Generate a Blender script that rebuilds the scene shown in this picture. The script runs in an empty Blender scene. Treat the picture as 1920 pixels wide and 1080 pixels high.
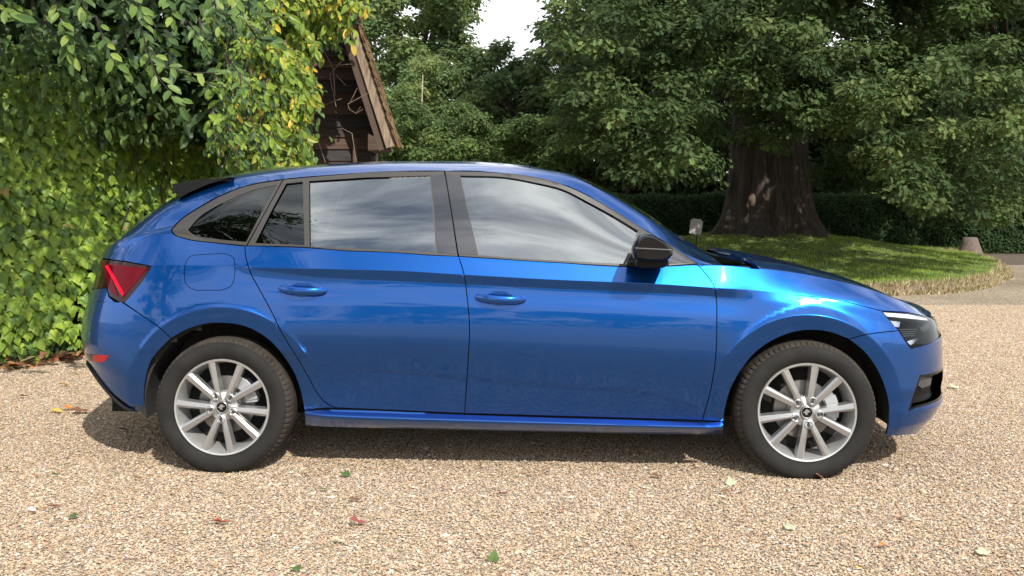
import bpy, math, random
import numpy as np
from mathutils import Vector, Matrix
from mathutils.geometry import delaunay_2d_cdt
random.seed(7); rng = np.random.default_rng(7)
sc = bpy.context.scene
COL = sc.collection
# ------------------------------------------------------------------ camera
F_PX, HOR, EYE = 1900.0, 375.0, 1.25          # focal length and horizon in photo pixels, eye height
cam_d = bpy.data.cameras.new('camera'); cam = bpy.data.objects.new('camera', cam_d); COL.objects.link(cam)
cam_d.sensor_width = 36; cam_d.lens = 36*F_PX/1920
cam_d.shift_y = -(540-HOR)/1920; cam_d.clip_start = .05; cam_d.clip_end = 900
cam.location = (0, 0, EYE); cam.rotation_euler = (math.pi/2, 0, 0)
sc.camera = cam
# ------------------------------------------------------------------ sun and sky
SUN = Vector((.42, -1.0, .92)).normalized()      # towards the sun
sl = bpy.data.lights.new('sun', 'SUN'); sl.energy = 5.0; sl.angle = math.radians(.6); sl.color = (1, .95, .87)
so = bpy.data.objects.new('sun', sl); COL.objects.link(so)
so.rotation_euler = (-SUN).to_track_quat('-Z', 'Y').to_euler(); so.location = (6, -10, 12)
w = bpy.data.worlds.new('World'); sc.world = w; w.use_nodes = True
nt = w.node_tree; N = nt.nodes; L = nt.links; N.clear()
def nn(tree, typ, **kw):
    n = tree.nodes.new(typ)
    for k, v in kw.items(): setattr(n, k, v)
    return n
out = nn(nt, 'ShaderNodeOutputWorld'); bg = nn(nt, 'ShaderNodeBackground'); sky = nn(nt, 'ShaderNodeTexSky')
sky.sky_type = 'NISHITA'; sky.sun_disc = False
sky.sun_elevation = math.asin(SUN.z); sky.sun_rotation = math.atan2(SUN.x, SUN.y)
tc = nn(nt, 'ShaderNodeTexCoord'); sep = nn(nt, 'ShaderNodeSeparateXYZ'); L.new(tc.outputs['Generated'], sep.inputs[0])
zz = nn(nt, 'ShaderNodeMath', operation='ADD'); L.new(sep.outputs[2], zz.inputs[0]); zz.inputs[1].default_value = .16
zm = nn(nt, 'ShaderNodeMath', operation='MAXIMUM'); L.new(zz.outputs[0], zm.inputs[0]); zm.inputs[1].default_value = .08
dx = nn(nt, 'ShaderNodeMath', operation='DIVIDE'); L.new(sep.outputs[0], dx.inputs[0]); L.new(zm.outputs[0], dx.inputs[1])
dy = nn(nt, 'ShaderNodeMath', operation='DIVIDE'); L.new(sep.outputs[1], dy.inputs[0]); L.new(zm.outputs[0], dy.inputs[1])
cv = nn(nt, 'ShaderNodeCombineXYZ'); L.new(dx.outputs[0], cv.inputs[0]); L.new(dy.outputs[0], cv.inputs[1])
cn = nn(nt, 'ShaderNodeTexNoise'); cn.inputs['Scale'].default_value = 1.7; cn.inputs['Detail'].default_value = 8
cn.inputs['Roughness'].default_value = .58; cn.inputs['Distortion'].default_value = .35
L.new(cv.outputs[0], cn.inputs['Vector'])
cr_ = nn(nt, 'ShaderNodeValToRGB'); L.new(cn.outputs[0], cr_.inputs[0])
cr_.color_ramp.elements[0].position = .34; cr_.color_ramp.elements[0].color = (0,)*3+(1,)
cr_.color_ramp.elements[1].position = .53; cr_.color_ramp.elements[1].color = (1,)*3+(1,)
hz = nn(nt, 'ShaderNodeMapRange'); hz.interpolation_type = 'SMOOTHSTEP'; L.new(sep.outputs[2], hz.inputs[0]); hz.inputs[1].default_value = .14; hz.inputs[2].default_value = .42; hz.inputs[3].default_value = 1; hz.inputs[4].default_value = 0
fm = nn(nt, 'ShaderNodeMath', operation='MAXIMUM'); L.new(cr_.outputs[0], fm.inputs[0]); L.new(hz.outputs[0], fm.inputs[1])
mx = nn(nt, 'ShaderNodeMix', data_type='RGBA'); L.new(fm.outputs[0], mx.inputs['Factor'])
L.new(sky.outputs[0], mx.inputs['A'])
c2 = nn(nt, 'ShaderNodeTexNoise'); c2.inputs['Scale'].default_value = 3.1; c2.inputs['Detail'].default_value = 7; L.new(cv.outputs[0], c2.inputs['Vector'])
r2 = nn(nt, 'ShaderNodeValToRGB'); L.new(c2.outputs[0], r2.inputs[0]); r2.color_ramp.elements[0].position = .36; r2.color_ramp.elements[1].position = .58
r2.color_ramp.elements[0].color = (.46, .49, .54, 1); r2.color_ramp.elements[1].color = (1, 1, 1, 1)
cm = nn(nt, 'ShaderNodeMix', data_type='RGBA', blend_type='MULTIPLY'); cm.inputs['Factor'].default_value = 1; rm = nn(nt, 'ShaderNodeMix', data_type='RGBA'); L.new(hz.outputs[0], rm.inputs['Factor']); L.new(r2.outputs[0], rm.inputs['A']); rm.inputs['B'].default_value = (.86, .87, .88, 1); L.new(rm.outputs['Result'], cm.inputs['A']); cm.inputs['B'].default_value = (18, 18.2, 18.7, 1)
L.new(cm.outputs['Result'], mx.inputs['B'])
L.new(mx.outputs['Result'], bg.inputs[0]); bg.inputs[1].default_value = .1
L.new(bg.outputs[0], out.inputs[0])
sc.view_settings.view_transform = 'Standard'; sc.view_settings.look = 'None'
sc.view_settings.exposure = -0.03; sc.view_settings.gamma = 1; sc.view_settings.use_curve_mapping = False
sc.render.engine = 'CYCLES'
# ------------------------------------------------------------------ helpers
def Wp(px, py, Z): return np.array([(px-960)/F_PX*Z, Z, EYE-(py-HOR)/F_PX*Z])
def tag(o, label=None, cat=None, group=None, kind=None):
    if label: o['label'] = label
    if cat: o['category'] = cat
    if group: o['group'] = group
    if kind: o['kind'] = kind
    return o
def empty(name, loc=(0,0,0), rot=(0,0,0)):
    o = bpy.data.objects.new(name, None); COL.objects.link(o); o.location = loc; o.rotation_euler = rot
    o.empty_display_size = .2; return o
def link(name, me, parent=None):
    o = bpy.data.objects.new(name, me); COL.objects.link(o)
    if parent is not None: o.parent = parent
    return o
def mesh_np(name, V, Fc, mat=None, col=None, smooth=False, normals=None):
    """V (n,3); Fc (m,k) array of same-size faces, or a list of such arrays; col (n,3) per vertex tint"""
    V = np.asarray(V, dtype=np.float32)
    if not isinstance(Fc, list): Fc = [Fc]
    Fc = [np.asarray(f, dtype=np.int32) for f in Fc if len(f)]
    me = bpy.data.meshes.new(name)
    me.vertices.add(len(V)); me.vertices.foreach_set('co', V.ravel())
    nl = sum(f.size for f in Fc); npol = sum(len(f) for f in Fc)
    me.loops.add(nl); me.loops.foreach_set('vertex_index', np.concatenate([f.ravel() for f in Fc]))
    me.polygons.add(npol)
    tot = np.concatenate([np.full(len(f), f.shape[1], np.int32) for f in Fc])
    st = np.concatenate([[0], np.cumsum(tot)[:-1]]).astype(np.int32)
    me.polygons.foreach_set('loop_start', st)
    me.polygons.foreach_set('loop_total', tot)
    me.polygons.foreach_set('use_smooth', np.full(npol, smooth, bool))
    me.update(calc_edges=True); me.validate()
    if col is not None:
        c = np.ones((len(V), 4), np.float32); c[:, :3] = col
        a = me.color_attributes.new('tint', 'FLOAT_COLOR', 'POINT'); a.data.foreach_set('color', c.ravel())
    if normals is not None: me.normals_split_custom_set_from_vertices(np.asarray(normals, dtype=np.float32))
    if mat: me.materials.append(mat)
    return me
class MB:
    """collects simple solids into ONE mesh"""
    def __init__(s): s.V = []; s.F = {}; s.n = 0
    def add(s, V, F):
        V = np.asarray(V, float); k = s.n; s.V.append(V); s.n += len(V)
        for f in F: s.F.setdefault(len(f), []).append([i+k for i in f])
        return s
    def box(s, c, d, R=None):
        c = np.array(c, float); d = np.array(d, float)/2
        P = np.array([[x, y, z] for x in (-1, 1) for y in (-1, 1) for z in (-1, 1)])*d
        if R is not None: P = P @ np.array(R).T
        return s.add(P+c, [(0,1,3,2), (4,6,7,5), (0,4,5,1), (2,3,7,6), (0,2,6,4), (1,5,7,3)])
    def prism(s, pts, a, b, axis=1):
        """outline pts (2D) extruded from a to b along axis (1: pts are x,z)"""
        n = len(pts); V = []
        for t in (a, b):
            for p in pts:
                V.append((p[0], t, p[1]) if axis == 1 else ((t, p[0], p[1]) if axis == 0 else (p[0], p[1], t)))
        F = [tuple(range(n)), tuple(range(2*n-1, n-1, -1))]+[(i, i+n, (i+1) % n+n, (i+1) % n) for i in range(n)]
        return s.add(V, F)
    def tube(s, pts, rad, n=6, cap=True):
        pts = [np.array(p, float) for p in pts]; m = len(pts)
        rad = [rad]*m if np.isscalar(rad) else rad
        V = []; 
        for i, p in enumerate(pts):
            t = pts[min(i+1, m-1)]-pts[max(i-1, 0)]; t /= np.linalg.norm(t)+1e-9
            a = np.cross(t, (0, 0, 1)); 
            if np.linalg.norm(a) < .2: a = np.cross(t, (1, 0, 0))
            a /= np.linalg.norm(a); b = np.cross(t, a)
            for j in range(n):
                q = 2*math.pi*j/n; V.append(p+rad[i]*(math.cos(q)*a+math.sin(q)*b))
        F = [(i*n+j, i*n+(j+1) % n, (i+1)*n+(j+1) % n, (i+1)*n+j) for i in range(m-1) for j in range(n)]
        if cap: F += [tuple(range(n))[::-1], tuple((m-1)*n+j for j in range(n))]
        return s.add(V, F)
    def lathe(s, prof, c, n=48, axis=1, closed=False):
        """prof: (radius, along) pairs turned about the axis through c"""
        V = []; m = len(prof)
        for i in range(n):
            q = 2*math.pi*i/n; cs, sn = math.cos(q), math.sin(q)
            for r, a in prof:
                V.append((c[0]+r*cs, c[1]+a, c[2]+r*sn) if axis == 1 else (c[0]+r*cs, c[1]+r*sn, c[2]+a))
        F = []
        for i in range(n):
            for j in range(m if closed else m-1):
                jj = (j+1) % m; F.append((i*m+j, ((i+1) % n)*m+j, ((i+1) % n)*m+jj, i*m+jj))
        return s.add(V, F)
    def build(s, name, mat, parent=None, smooth=False, bevel=0, auto=None):
        V = np.concatenate(s.V); me = mesh_np(name, V, [np.array(f) for f in s.F.values()], mat, smooth=smooth)
        o = link(name, me, parent)
        if auto is not None:
            me.set_sharp_from_angle(angle=math.radians(auto))
        if bevel:
            b = o.modifiers.new('bevel', 'BEVEL'); b.width = bevel; b.segments = 2; b.limit_method = 'ANGLE'
        return o
# ------------------------------------------------------------------ materials
def mat(name, col, rough=.5, metal=0., spec=.5, **kw):
    m = bpy.data.materials.new(name); m.use_nodes = True; b = m.node_tree.nodes['Principled BSDF']
    b.inputs['Base Color'].default_value = (*col, 1); b.inputs['Roughness'].default_value = rough
    b.inputs['Metallic'].default_value = metal; b.inputs['Specular IOR Level'].default_value = spec
    for k, v in kw.items(): b.inputs[k].default_value = v
    return m
def add_noise(m, scale=20, amt=.25, bump=0., detail=4, stretch=(1, 1, 1), coord='Object', dark=None, dist=.01):
    """multiply the base colour with noise and optionally bump it"""
    t = m.node_tree; b = t.nodes['Principled BSDF']
    tc = nn(t, 'ShaderNodeTexCoord'); mp = nn(t, 'ShaderNodeMapping'); mp.inputs['Scale'].default_value = stretch
    t.links.new(tc.outputs[coord], mp.inputs[0])
    n = nn(t, 'ShaderNodeTexNoise'); n.inputs['Scale'].default_value = scale; n.inputs['Detail'].default_value = detail
    n.inputs['Roughness'].default_value = .65; t.links.new(mp.outputs[0], n.inputs['Vector'])
    c = b.inputs['Base Color'].default_value[:]
    r = nn(t, 'ShaderNodeValToRGB'); r.color_ramp.elements[0].position = .3; r.color_ramp.elements[1].position = .7
    d = dark if dark else tuple(x*(1-amt) for x in c[:3])
    r.color_ramp.elements[0].color = (*d, 1); r.color_ramp.elements[1].color = (*[min(1, x*(1+amt)) for x in c[:3]], 1)
    t.links.new(n.outputs[0], r.inputs[0]); t.links.new(r.outputs[0], b.inputs['Base Color'])
    if bump:
        bp = nn(t, 'ShaderNodeBump'); bp.inputs['Strength'].default_value = bump; bp.inputs['Distance'].default_value = dist
        t.links.new(n.outputs[0], bp.inputs['Height']); t.links.new(bp.outputs[0], b.inputs['Normal'])
    return m
def leaf_mat(name, rough=.45, trans=.3, gloss=.25):
    """leaf: diffuse + translucent + waxy coat, colour from the leaf's own tint"""
    m = bpy.data.materials.new(name); m.use_nodes = True; t = m.node_tree; b = t.nodes['Principled BSDF']
    o = t.nodes['Material Output']
    a = nn(t, 'ShaderNodeAttribute', attribute_name='tint')
    t.links.new(a.outputs['Color'], b.inputs['Base Color']); b.inputs['Roughness'].default_value = rough
    b.inputs['Specular IOR Level'].default_value = gloss
    tr = nn(t, 'ShaderNodeBsdfTranslucent')
    hs = nn(t, 'ShaderNodeHueSaturation'); hs.inputs['Saturation'].default_value = 1.1; hs.inputs['Value'].default_value = 1.5
    hs.inputs['Hue'].default_value = .49
    t.links.new(a.outputs['Color'], hs.inputs['Color']); t.links.new(hs.outputs[0], tr.inputs[0])
    mxs = nn(t, 'ShaderNodeMixShader'); mxs.inputs[0].default_value = trans
    t.links.new(b.outputs[0], mxs.inputs[1]); t.links.new(tr.outputs[0], mxs.inputs[2]); t.links.new(mxs.outputs[0], o.inputs[0])
    return m
# ------------------------------------------------------------------ the car body as one mathematical surface
import numpy as np, math
if 'F_PX' not in globals(): F_PX, HOR, EYE = 1900.0, 375.0, 1.25
TH = math.atan2(.105, 2.646); CT, ST = math.cos(TH), math.sin(TH)
OX, OY = -1.327, 4.645                  # rear hub face in the world; local x runs to the nose, local y away from the viewer
WB = 2.648; YS = -.03; HALF = .896; CYL = YS+HALF
def l2w(P):
    P = np.asarray(P, float)
    return np.stack([OX+P[...,0]*CT+P[...,1]*ST, OY-P[...,0]*ST+P[...,1]*CT, P[...,2]], -1)
def proj(P):
    Wd = l2w(P); return 960+F_PX*Wd[...,0]/Wd[...,1], HOR+F_PX*(EYE-Wd[...,2])/Wd[...,1]
CAML = np.array([(0-OX)*CT-(0-OY)*ST, (0-OX)*ST+(0-OY)*CT, EYE])      # camera in car coordinates
def unproj(px, py, y):
    """local x,z where the ray through a photo pixel meets the plane of lateral offset y"""
    d = np.array([(px-960)/F_PX, 1.0, -(py-HOR)/F_PX])
    dl = np.array([d[0]*CT-d[1]*ST, d[0]*ST+d[1]*CT, d[2]])
    t = (y-CAML[1])/dl[1]; p = CAML+t*dl; return p[0], p[2]
# plan curves of the corners (cubic Bezier)
FB = [(2.78,0),(3.26,0),(3.455,.30),(3.465,HALF)]; FU0, FL = 2.78, 1.25
RB = [(-.15,0),(-.70,0),(-.885,.25),(-.89,HALF)]; RU0, RL = -.15, 1.25
def bez(P, t):
    t = t[..., None]; P = np.array(P)
    return (1-t)**3*P[0]+3*(1-t)**2*t*P[1]+3*(1-t)*t*t*P[2]+t**3*P[3]
UMAX, UMIN = FU0+FL, RU0-RL
def plan(u):
    u = np.asarray(u, float); x = u.copy(); i = np.zeros_like(u); g = np.zeros_like(u)
    f = u > FU0; t = np.clip((u-FU0)/FL, 0, 1); b = bez(FB, t); x = np.where(f, b[...,0], x); i = np.where(f, b[...,1], i)
    gf = np.clip(t*1.6, 0, 1); g = np.where(f, gf*gf*(3-2*gf), g)
    r = u < RU0; t = np.clip((RU0-u)/RL, 0, 1); b = bez(RB, t); x = np.where(r, b[...,0], x); i = np.where(r, b[...,1], i)
    gr = np.clip(t*1.6, 0, 1); g = np.where(r, -gr*gr*(3-2*gr), g)
    return x, i, g        # g: + in the front corner, - in the rear corner
PX = [160, 200, 250, 322, 420, 500, 600, 740, 870, 1050, 1200, 1342, 1420, 1500, 1600, 1680, 1735]
ROW = {
0: ([705,752,777,783,790,795,800,803,806,810,813,815,816,817,818,817,806],[.10,.10,.09,.07,.08,.09,.10,.10,.10,.10,.10,.10,.09,.08,.06,.05,.05]),
1: ([690,730,757,768,777,783,791,797,800,804,807,810,809,807,806,802,790],[.05,.05,.045,.035,.04,.045,.058,.058,.058,.058,.058,.058,.05,.04,.025,.02,.02]),
2: ([675,706,732,748,758,766,779,785,789,794,798,801,797,790,782,776,768],[.03,.03,.028,.02,.02,.022,.019,.018,.018,.018,.018,.018,.02,.015,.012,.01,.01]),
3: ([665,690,712,728,742,755,767,772,776,782,786,791,785,775,765,757,747],[.012,.012,.012,.012,.02,.038,.062,.064,.064,.064,.064,.062,.03,.015,.008,.005,.005]),
4: ([640,655,668,680,690,694,694,701,714,730,739,774,760,742,737,732,727],[.0,.0,.004,.01,.02,.03,.036,.041,.042,.042,.042,.050,.025,.01,.002,.0,.0]),
5: ([630,645,658,668,676,682,688,694,703,718,730,766,745,725,718,715,712],[.0,.0,.004,.01,.018,.026,.030,.030,.028,.028,.030,.045,.022,.008,.0,.0,.0]),
6: ([600,605,612,620,625,628,632,636,640,645,650,655,660,660,665,668,670],[.004,.004,.006,.006,.004,.002,.0,.0,.0,.0,.0,.002,.004,.004,.0,.0,.0]),
7: ([560,560,562,565,568,572,575,575,578,585,592,600,604,606,628,640,645],[.014,.014,.016,.018,.014,.010,.007,.006,.006,.006,.006,.007,.015,.022,.01,.002,.0]),
8: ([520,515,512,508,505,508,520,527,533,542,548,556,562,572,590,612,622],[.034,.036,.040,.042,.036,.030,.024,.022,.022,.022,.023,.025,.029,.037,.035,.02,.01]),
9: ([502,497,497,497.5,499,502,504,507.5,515,525,531,540,545,553,568,592,605],[.044,.048,.050,.048,.038,.026,.012,.009,.009,.009,.010,.013,.037,.056,.050,.035,.02]),
10:([487,477,456,437,456,462,467,474,482,493,498,498,503,513,534,561,588],[.07,.09,.115,.125,.092,.070,.055,.050,.048,.048,.050,.056,.082,.122,.138,.12,.08]),
11:([480,469,441,424,364,340,330,322,320,345,427,496,499,505,520,540,570],[.08,.11,.135,.15,.185,.20,.207,.21,.21,.20,.145,.075,.11,.15,.17,.15,.10]),
12:([476,463,430,385,343,326,316,310.5,311,328,402,492,496,500,515,535,565],[.12,.16,.20,.235,.26,.275,.285,.29,.29,.28,.235,.21,.22,.22,.23,.2,.14]),
13:([474,460,427,378.5,334,318.5,310,304,304,321.5,393,483,492,498,512,532,562],[.30,.34,.38,.42,.44,.44,.44,.44,.44,.44,.44,.42,.42,.42,.42,.42,.40]),
14:([474,460,428,380,336,321,312,306,306,323,393,479,490,498,512,532,562],[HALF]*17)}
B11 = [1340,1420,1500,1560,1612,1665,1717,1745]
ROWB = {11:([485,489,502,516.5,534,557,583,600],[.22,.25,.28,.30,.30,.29,.28,.27]),
12:([481,485,498,513,531,554,581,599],[.42,.45,.48,.49,.49,.48,.47,.46]),
13:([484,487,499,514,532,555,582,600],[HALF]*8)}
# pull of each row at the very ends (metres, + = towards the nose)
DXF = {0:-.10,1:-.03,2:.005,3:-.01,4:-.0,5:.0,6:.0,7:-.005,8:-.02,9:-.035,10:-.06,11:-.07,12:-.08,13:-.08,14:-.08}
DXR = {0:.10,1:.05,2:.025,3:.01,4:0,5:0,6:.006,7:.03,8:.06,9:.07,10:.08,11:.085,12:.09,13:.09,14:.09}
UG = np.arange(UMIN, UMAX+.005, .005)
def pchip(xs, ys, x):
    xs = np.array(xs, float); ys = np.array(ys, float); h = np.diff(xs); d = np.diff(ys)/h; m = np.zeros(len(xs))
    for i in range(1, len(xs)-1):
        if d[i-1]*d[i] > 0:
            w1 = 2*h[i]+h[i-1]; w2 = h[i]+2*h[i-1]; m[i] = (w1+w2)/(w1/d[i-1]+w2/d[i])
    m[0], m[-1] = d[0]*.5, d[-1]*.5
    x = np.clip(x, xs[0], xs[-1]); k = np.clip(np.searchsorted(xs, x)-1, 0, len(xs)-2); t = (x-xs[k])/h[k]
    return (2*t**3-3*t*t+1)*ys[k]+(t**3-2*t*t+t)*h[k]*m[k]+(-2*t**3+3*t*t)*ys[k+1]+(t**3-t*t)*h[k]*m[k+1]
def smooth(a, sig):
    r = int(sig*4); k = np.exp(-.5*(np.arange(-r, r+1)/sig)**2); k /= k.sum()
    return np.convolve(np.concatenate([np.full(r, a[0]), a, np.full(r, a[-1])]), k, 'valid')
def make_row(pxs, pys, ins, dxf, dxr, sig=7):
    X, I, G = plan(UG); us = []; zs = []
    Xr = X+np.where(G > 0, G*dxf, -G*dxr)
    iu, iv = [], []
    for px, py, i0 in zip(pxs, pys, ins):
        y = YS+I+(1-I/HALF)*i0
        qx, _ = proj(np.stack([Xr, y, np.full_like(y, .6)], -1))
        mid = np.searchsorted(UG, 1.3)
        if px < 900:
            seg = qx[:mid][::-1]; k = np.argmax(seg <= px) if (seg <= px).any() else np.argmin(seg); j = mid-1-k
        else:
            seg = qx[mid:]; k = np.argmax(seg >= px) if (seg >= px).any() else np.argmax(seg); j = mid+k
        Wd = l2w(np.array([Xr[j], y[j], 0.])); z = EYE-(py-HOR)/F_PX*Wd[1]
        if us and UG[j] <= us[-1]+.02: continue
        us.append(UG[j]); zs.append(z); iv.append(i0)
    return smooth(pchip(us, zs, UG), sig), smooth(pchip(us, iv, UG), sig)
def make_loft(rowpx, nrow):
    Z = np.zeros((nrow, len(UG))); I = np.zeros((nrow, len(UG)))
    for k in range(nrow):
        pxs, (pys, ins) = rowpx[k]
        Z[k], I[k] = make_row(pxs, pys, ins, DXF.get(k, 0), DXR.get(k, 0), 4 if k in (10, 11, 12) else 7)
    for k in range(1, nrow):                 # keep the rows in order
        lo = Z[k-1]+.003
        if k <= 12: Z[k] = np.maximum(Z[k], lo)
    return Z, I
# sharpness of the fold at every row (0 smooth, 1 fold)
XS = np.array([-1.4, -.4, .3, .8, 2.2, 2.7, 3.0, 4.1])
CRS = {0:[1]*8, 1:[.3]*8, 2:[.2,.2,.2,.3,.3,.2,.2,.2], 3:[0,0,.8,1,1,.8,0,0], 4:[0,0,0,1,1,0,0,0], 5:[0,0,0,1,1,0,0,0], 6:[0]*8, 7:[0]*8,
       8:[0,0,.3,.7,.7,0,0,0], 9:[.3,.9,1,1,1,.25,0,0], 10:[0,.6,1,1,1,.9,.5,.4], 11:[0,.7,1,1,1,1,1,1], 12:[0,0,0,0,0,.5,0,0], 13:[0]*8, 14:[1]*8}
LZ, LI = make_loft({k: (PX, ROW[k]) for k in ROW}, 15)
_rb = {k: (PX, ROW[k]) for k in range(11)}; _rb.update({k: (B11, ROWB[k]) for k in ROWB})
BZ, BI = make_loft(_rb, 14)
ARCH = [(0., .300, .463, .002), (WB, .302, .437, .004)]
def surf(u, v, loft=0, off=0.):
    u = np.asarray(u, float); v = np.asarray(v, float); shp = u.shape; u = u.ravel(); v = v.ravel()
    Zt, It = (LZ, LI) if loft == 0 else (BZ, BI); n = Zt.shape[0]
    X, I0, G = plan(u)
    fi = (u-UG[0])/.005; i0 = np.clip(fi.astype(int), 0, len(UG)-2); f = np.clip(fi-i0, 0, 1)
    zr = Zt[:, i0]*(1-f)+Zt[:, i0+1]*f; ir = It[:, i0]*(1-f)+It[:, i0+1]*f
    R = np.stack([ir, zr], -1)                                 # rows, pts, 2
    d = np.linalg.norm(np.diff(R, axis=0), axis=-1)+1e-5       # rows-1, pts
    k = np.clip(v.astype(int), 0, n-2); t = v-k; a = np.arange(len(u))
    P0, P1 = R[k, a], R[k+1, a]; h = d[k, a]
    s = (P1-P0)/h[:, None]
    km = np.maximum(k-1, 0); kp = np.minimum(k+1, n-2)
    sm = (R[k, a]-R[km, a])/np.where(k > 0, d[km, a], 1)[:, None]; hm = d[km, a]
    sp = (R[kp+1, a]-R[kp, a])/d[kp, a][:, None]; hp = d[kp, a]
    m0 = (sm*h[:, None]+s*hm[:, None])/(h+hm)[:, None]; m0 = np.where((k > 0)[:, None], m0, s)
    m1 = (s*hp[:, None]+sp*h[:, None])/(h+hp)[:, None]
    flat = s.copy(); flat[:, 1] = 0.; flat[:, 0] = np.abs(s[:, 0])
    m1 = np.where((k < n-2)[:, None], m1, flat)                # level at the centre line
    cr = np.array([np.interp(u, XS, CRS[j if (loft == 0 or j < 11) else 12]) for j in range(n)])
    c0 = cr[k, a][:, None]; c1 = cr[k+1, a][:, None]
    c1 = np.where((k < n-2)[:, None], c1, 0)
    m0 = m0*(1-c0)+s*c0; m1 = m1*(1-c1)+s*c1
    t_ = t[:, None]; H = h[:, None]
    Q = (2*t_**3-3*t_**2+1)*P0+(t_**3-2*t_**2+t_)*H*m0+(-2*t_**3+3*t_**2)*P1+(t_**3-t_**2)*H*m1
    ins, z = Q[:, 0], Q[:, 1]
    if loft == 0: ins = ins-np.where(k == 10, .012*np.sin(np.pi*t)*np.clip((u+.7)/.5, 0, 1)*np.clip((2.3-u)/.4, 0, 1), 0)
    dxf = np.interp(v, range(15), [DXF[j] for j in range(15)]); dxr = np.interp(v, range(15), [DXR[j] for j in range(15)])
    x = X+np.where(G > 0, G*dxf, -G*dxr)
    for hx, hz, r1, a0 in ARCH:                                # raised bands round the wheel openings
        r = np.hypot(x-hx, z-hz)
        band = a0+np.maximum(r-r1, 0)*.95+np.clip(.56-z, 0, 1)*.45+np.clip(z-.80, 0, 1)*3+np.clip(r-.56, 0, 1)*8+np.clip(z-.84, 0, 1)*40
        e = .006
        mn = .5*(ins+band-np.sqrt((ins-band)**2+e*e))
        tk = .5*((r1-r)+np.sqrt((r1-r)**2+.004**2)); ins = mn+.20*np.where(r < r1+.1, tk, 0)
    y = YS+I0+(1-I0/HALF)*ins
    P = np.stack([x, y, z], -1)
    return P.reshape(shp+(3,))
def normal(u, v, loft=0):
    n = (LZ if loft == 0 else BZ).shape[0]-1
    h = .006; hv = .02
    a = surf(np.minimum(u+h, UMAX), v, loft)-surf(np.maximum(u-h, UMIN), v, loft)
    b = surf(u, np.minimum(v+hv, n), loft)-surf(u, np.maximum(v-hv, 0), loft)
    N_ = np.cross(a, b); N_ = N_/(np.linalg.norm(N_, axis=-1, keepdims=True)+1e-12)
    return N_           # points outwards (towards -y on the near side)
_G = {}
def grid(loft):
    if loft in _G: return _G[loft]
    n = (LZ if loft == 0 else BZ).shape[0]-1
    uu = np.arange(UMIN+.3, UMAX-.3, .012) if loft == 0 else np.arange(2.1, UMAX-.3, .01)
    vv = np.arange(0.02, n-.02, .06); U, V = np.meshgrid(uu, vv, indexing='ij'); U = U.ravel(); V = V.ravel()
    P = surf(U, V, loft); Nn = normal(U, V, loft); view = CAML-P
    ok = (np.einsum('ij,ij->i', Nn, view) > .0)
    if loft == 0: ok &= ~((V > 10.02) & (U > 2.42))
    q = np.stack(proj(P), -1)
    _G[loft] = (U[ok], V[ok], q[ok]); return _G[loft]
def inv(pts, loft=0):
    """photo pixels -> surface coordinates"""
    U, V, q = grid(loft); n = (LZ if loft == 0 else BZ).shape[0]-1
    pts = np.asarray(pts, float); k = np.array([np.argmin(((q-p)**2).sum(1)) for p in pts])
    u = U[k].copy(); v = V[k].copy(); u0, v0 = u.copy(), v.copy()
    bu, bv, be = u.copy(), v.copy(), np.full(len(u), 1e9)
    for it in range(26):
        c = np.stack(proj(surf(u, v, loft)), -1); e = pts-c
        er = (e**2).sum(1); bt = er < be; bu[bt] = u[bt]; bv[bt] = v[bt]; be[bt] = er[bt]
        hu, hv = .003, .02
        ju = (np.stack(proj(surf(u+hu, v, loft)), -1)-c)/hu; jv = (np.stack(proj(surf(u, np.minimum(v+hv, n), loft)), -1)-c)/hv
        det = ju[:,0]*jv[:,1]-ju[:,1]*jv[:,0]; det = np.where(np.abs(det) < 1e-3, 1e9, det)
        du = (e[:,0]*jv[:,1]-e[:,1]*jv[:,0])/det; dv = (ju[:,0]*e[:,1]-ju[:,1]*e[:,0])/det
        u = np.clip(u+np.clip(du, -.02, .02)*.6, u0-.06, u0+.06); v = np.clip(v+np.clip(dv, -.3, .3)*.6, np.maximum(v0-.5, 0), np.minimum(v0+.5, n))
    return np.stack([bu, bv], -1)
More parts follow.
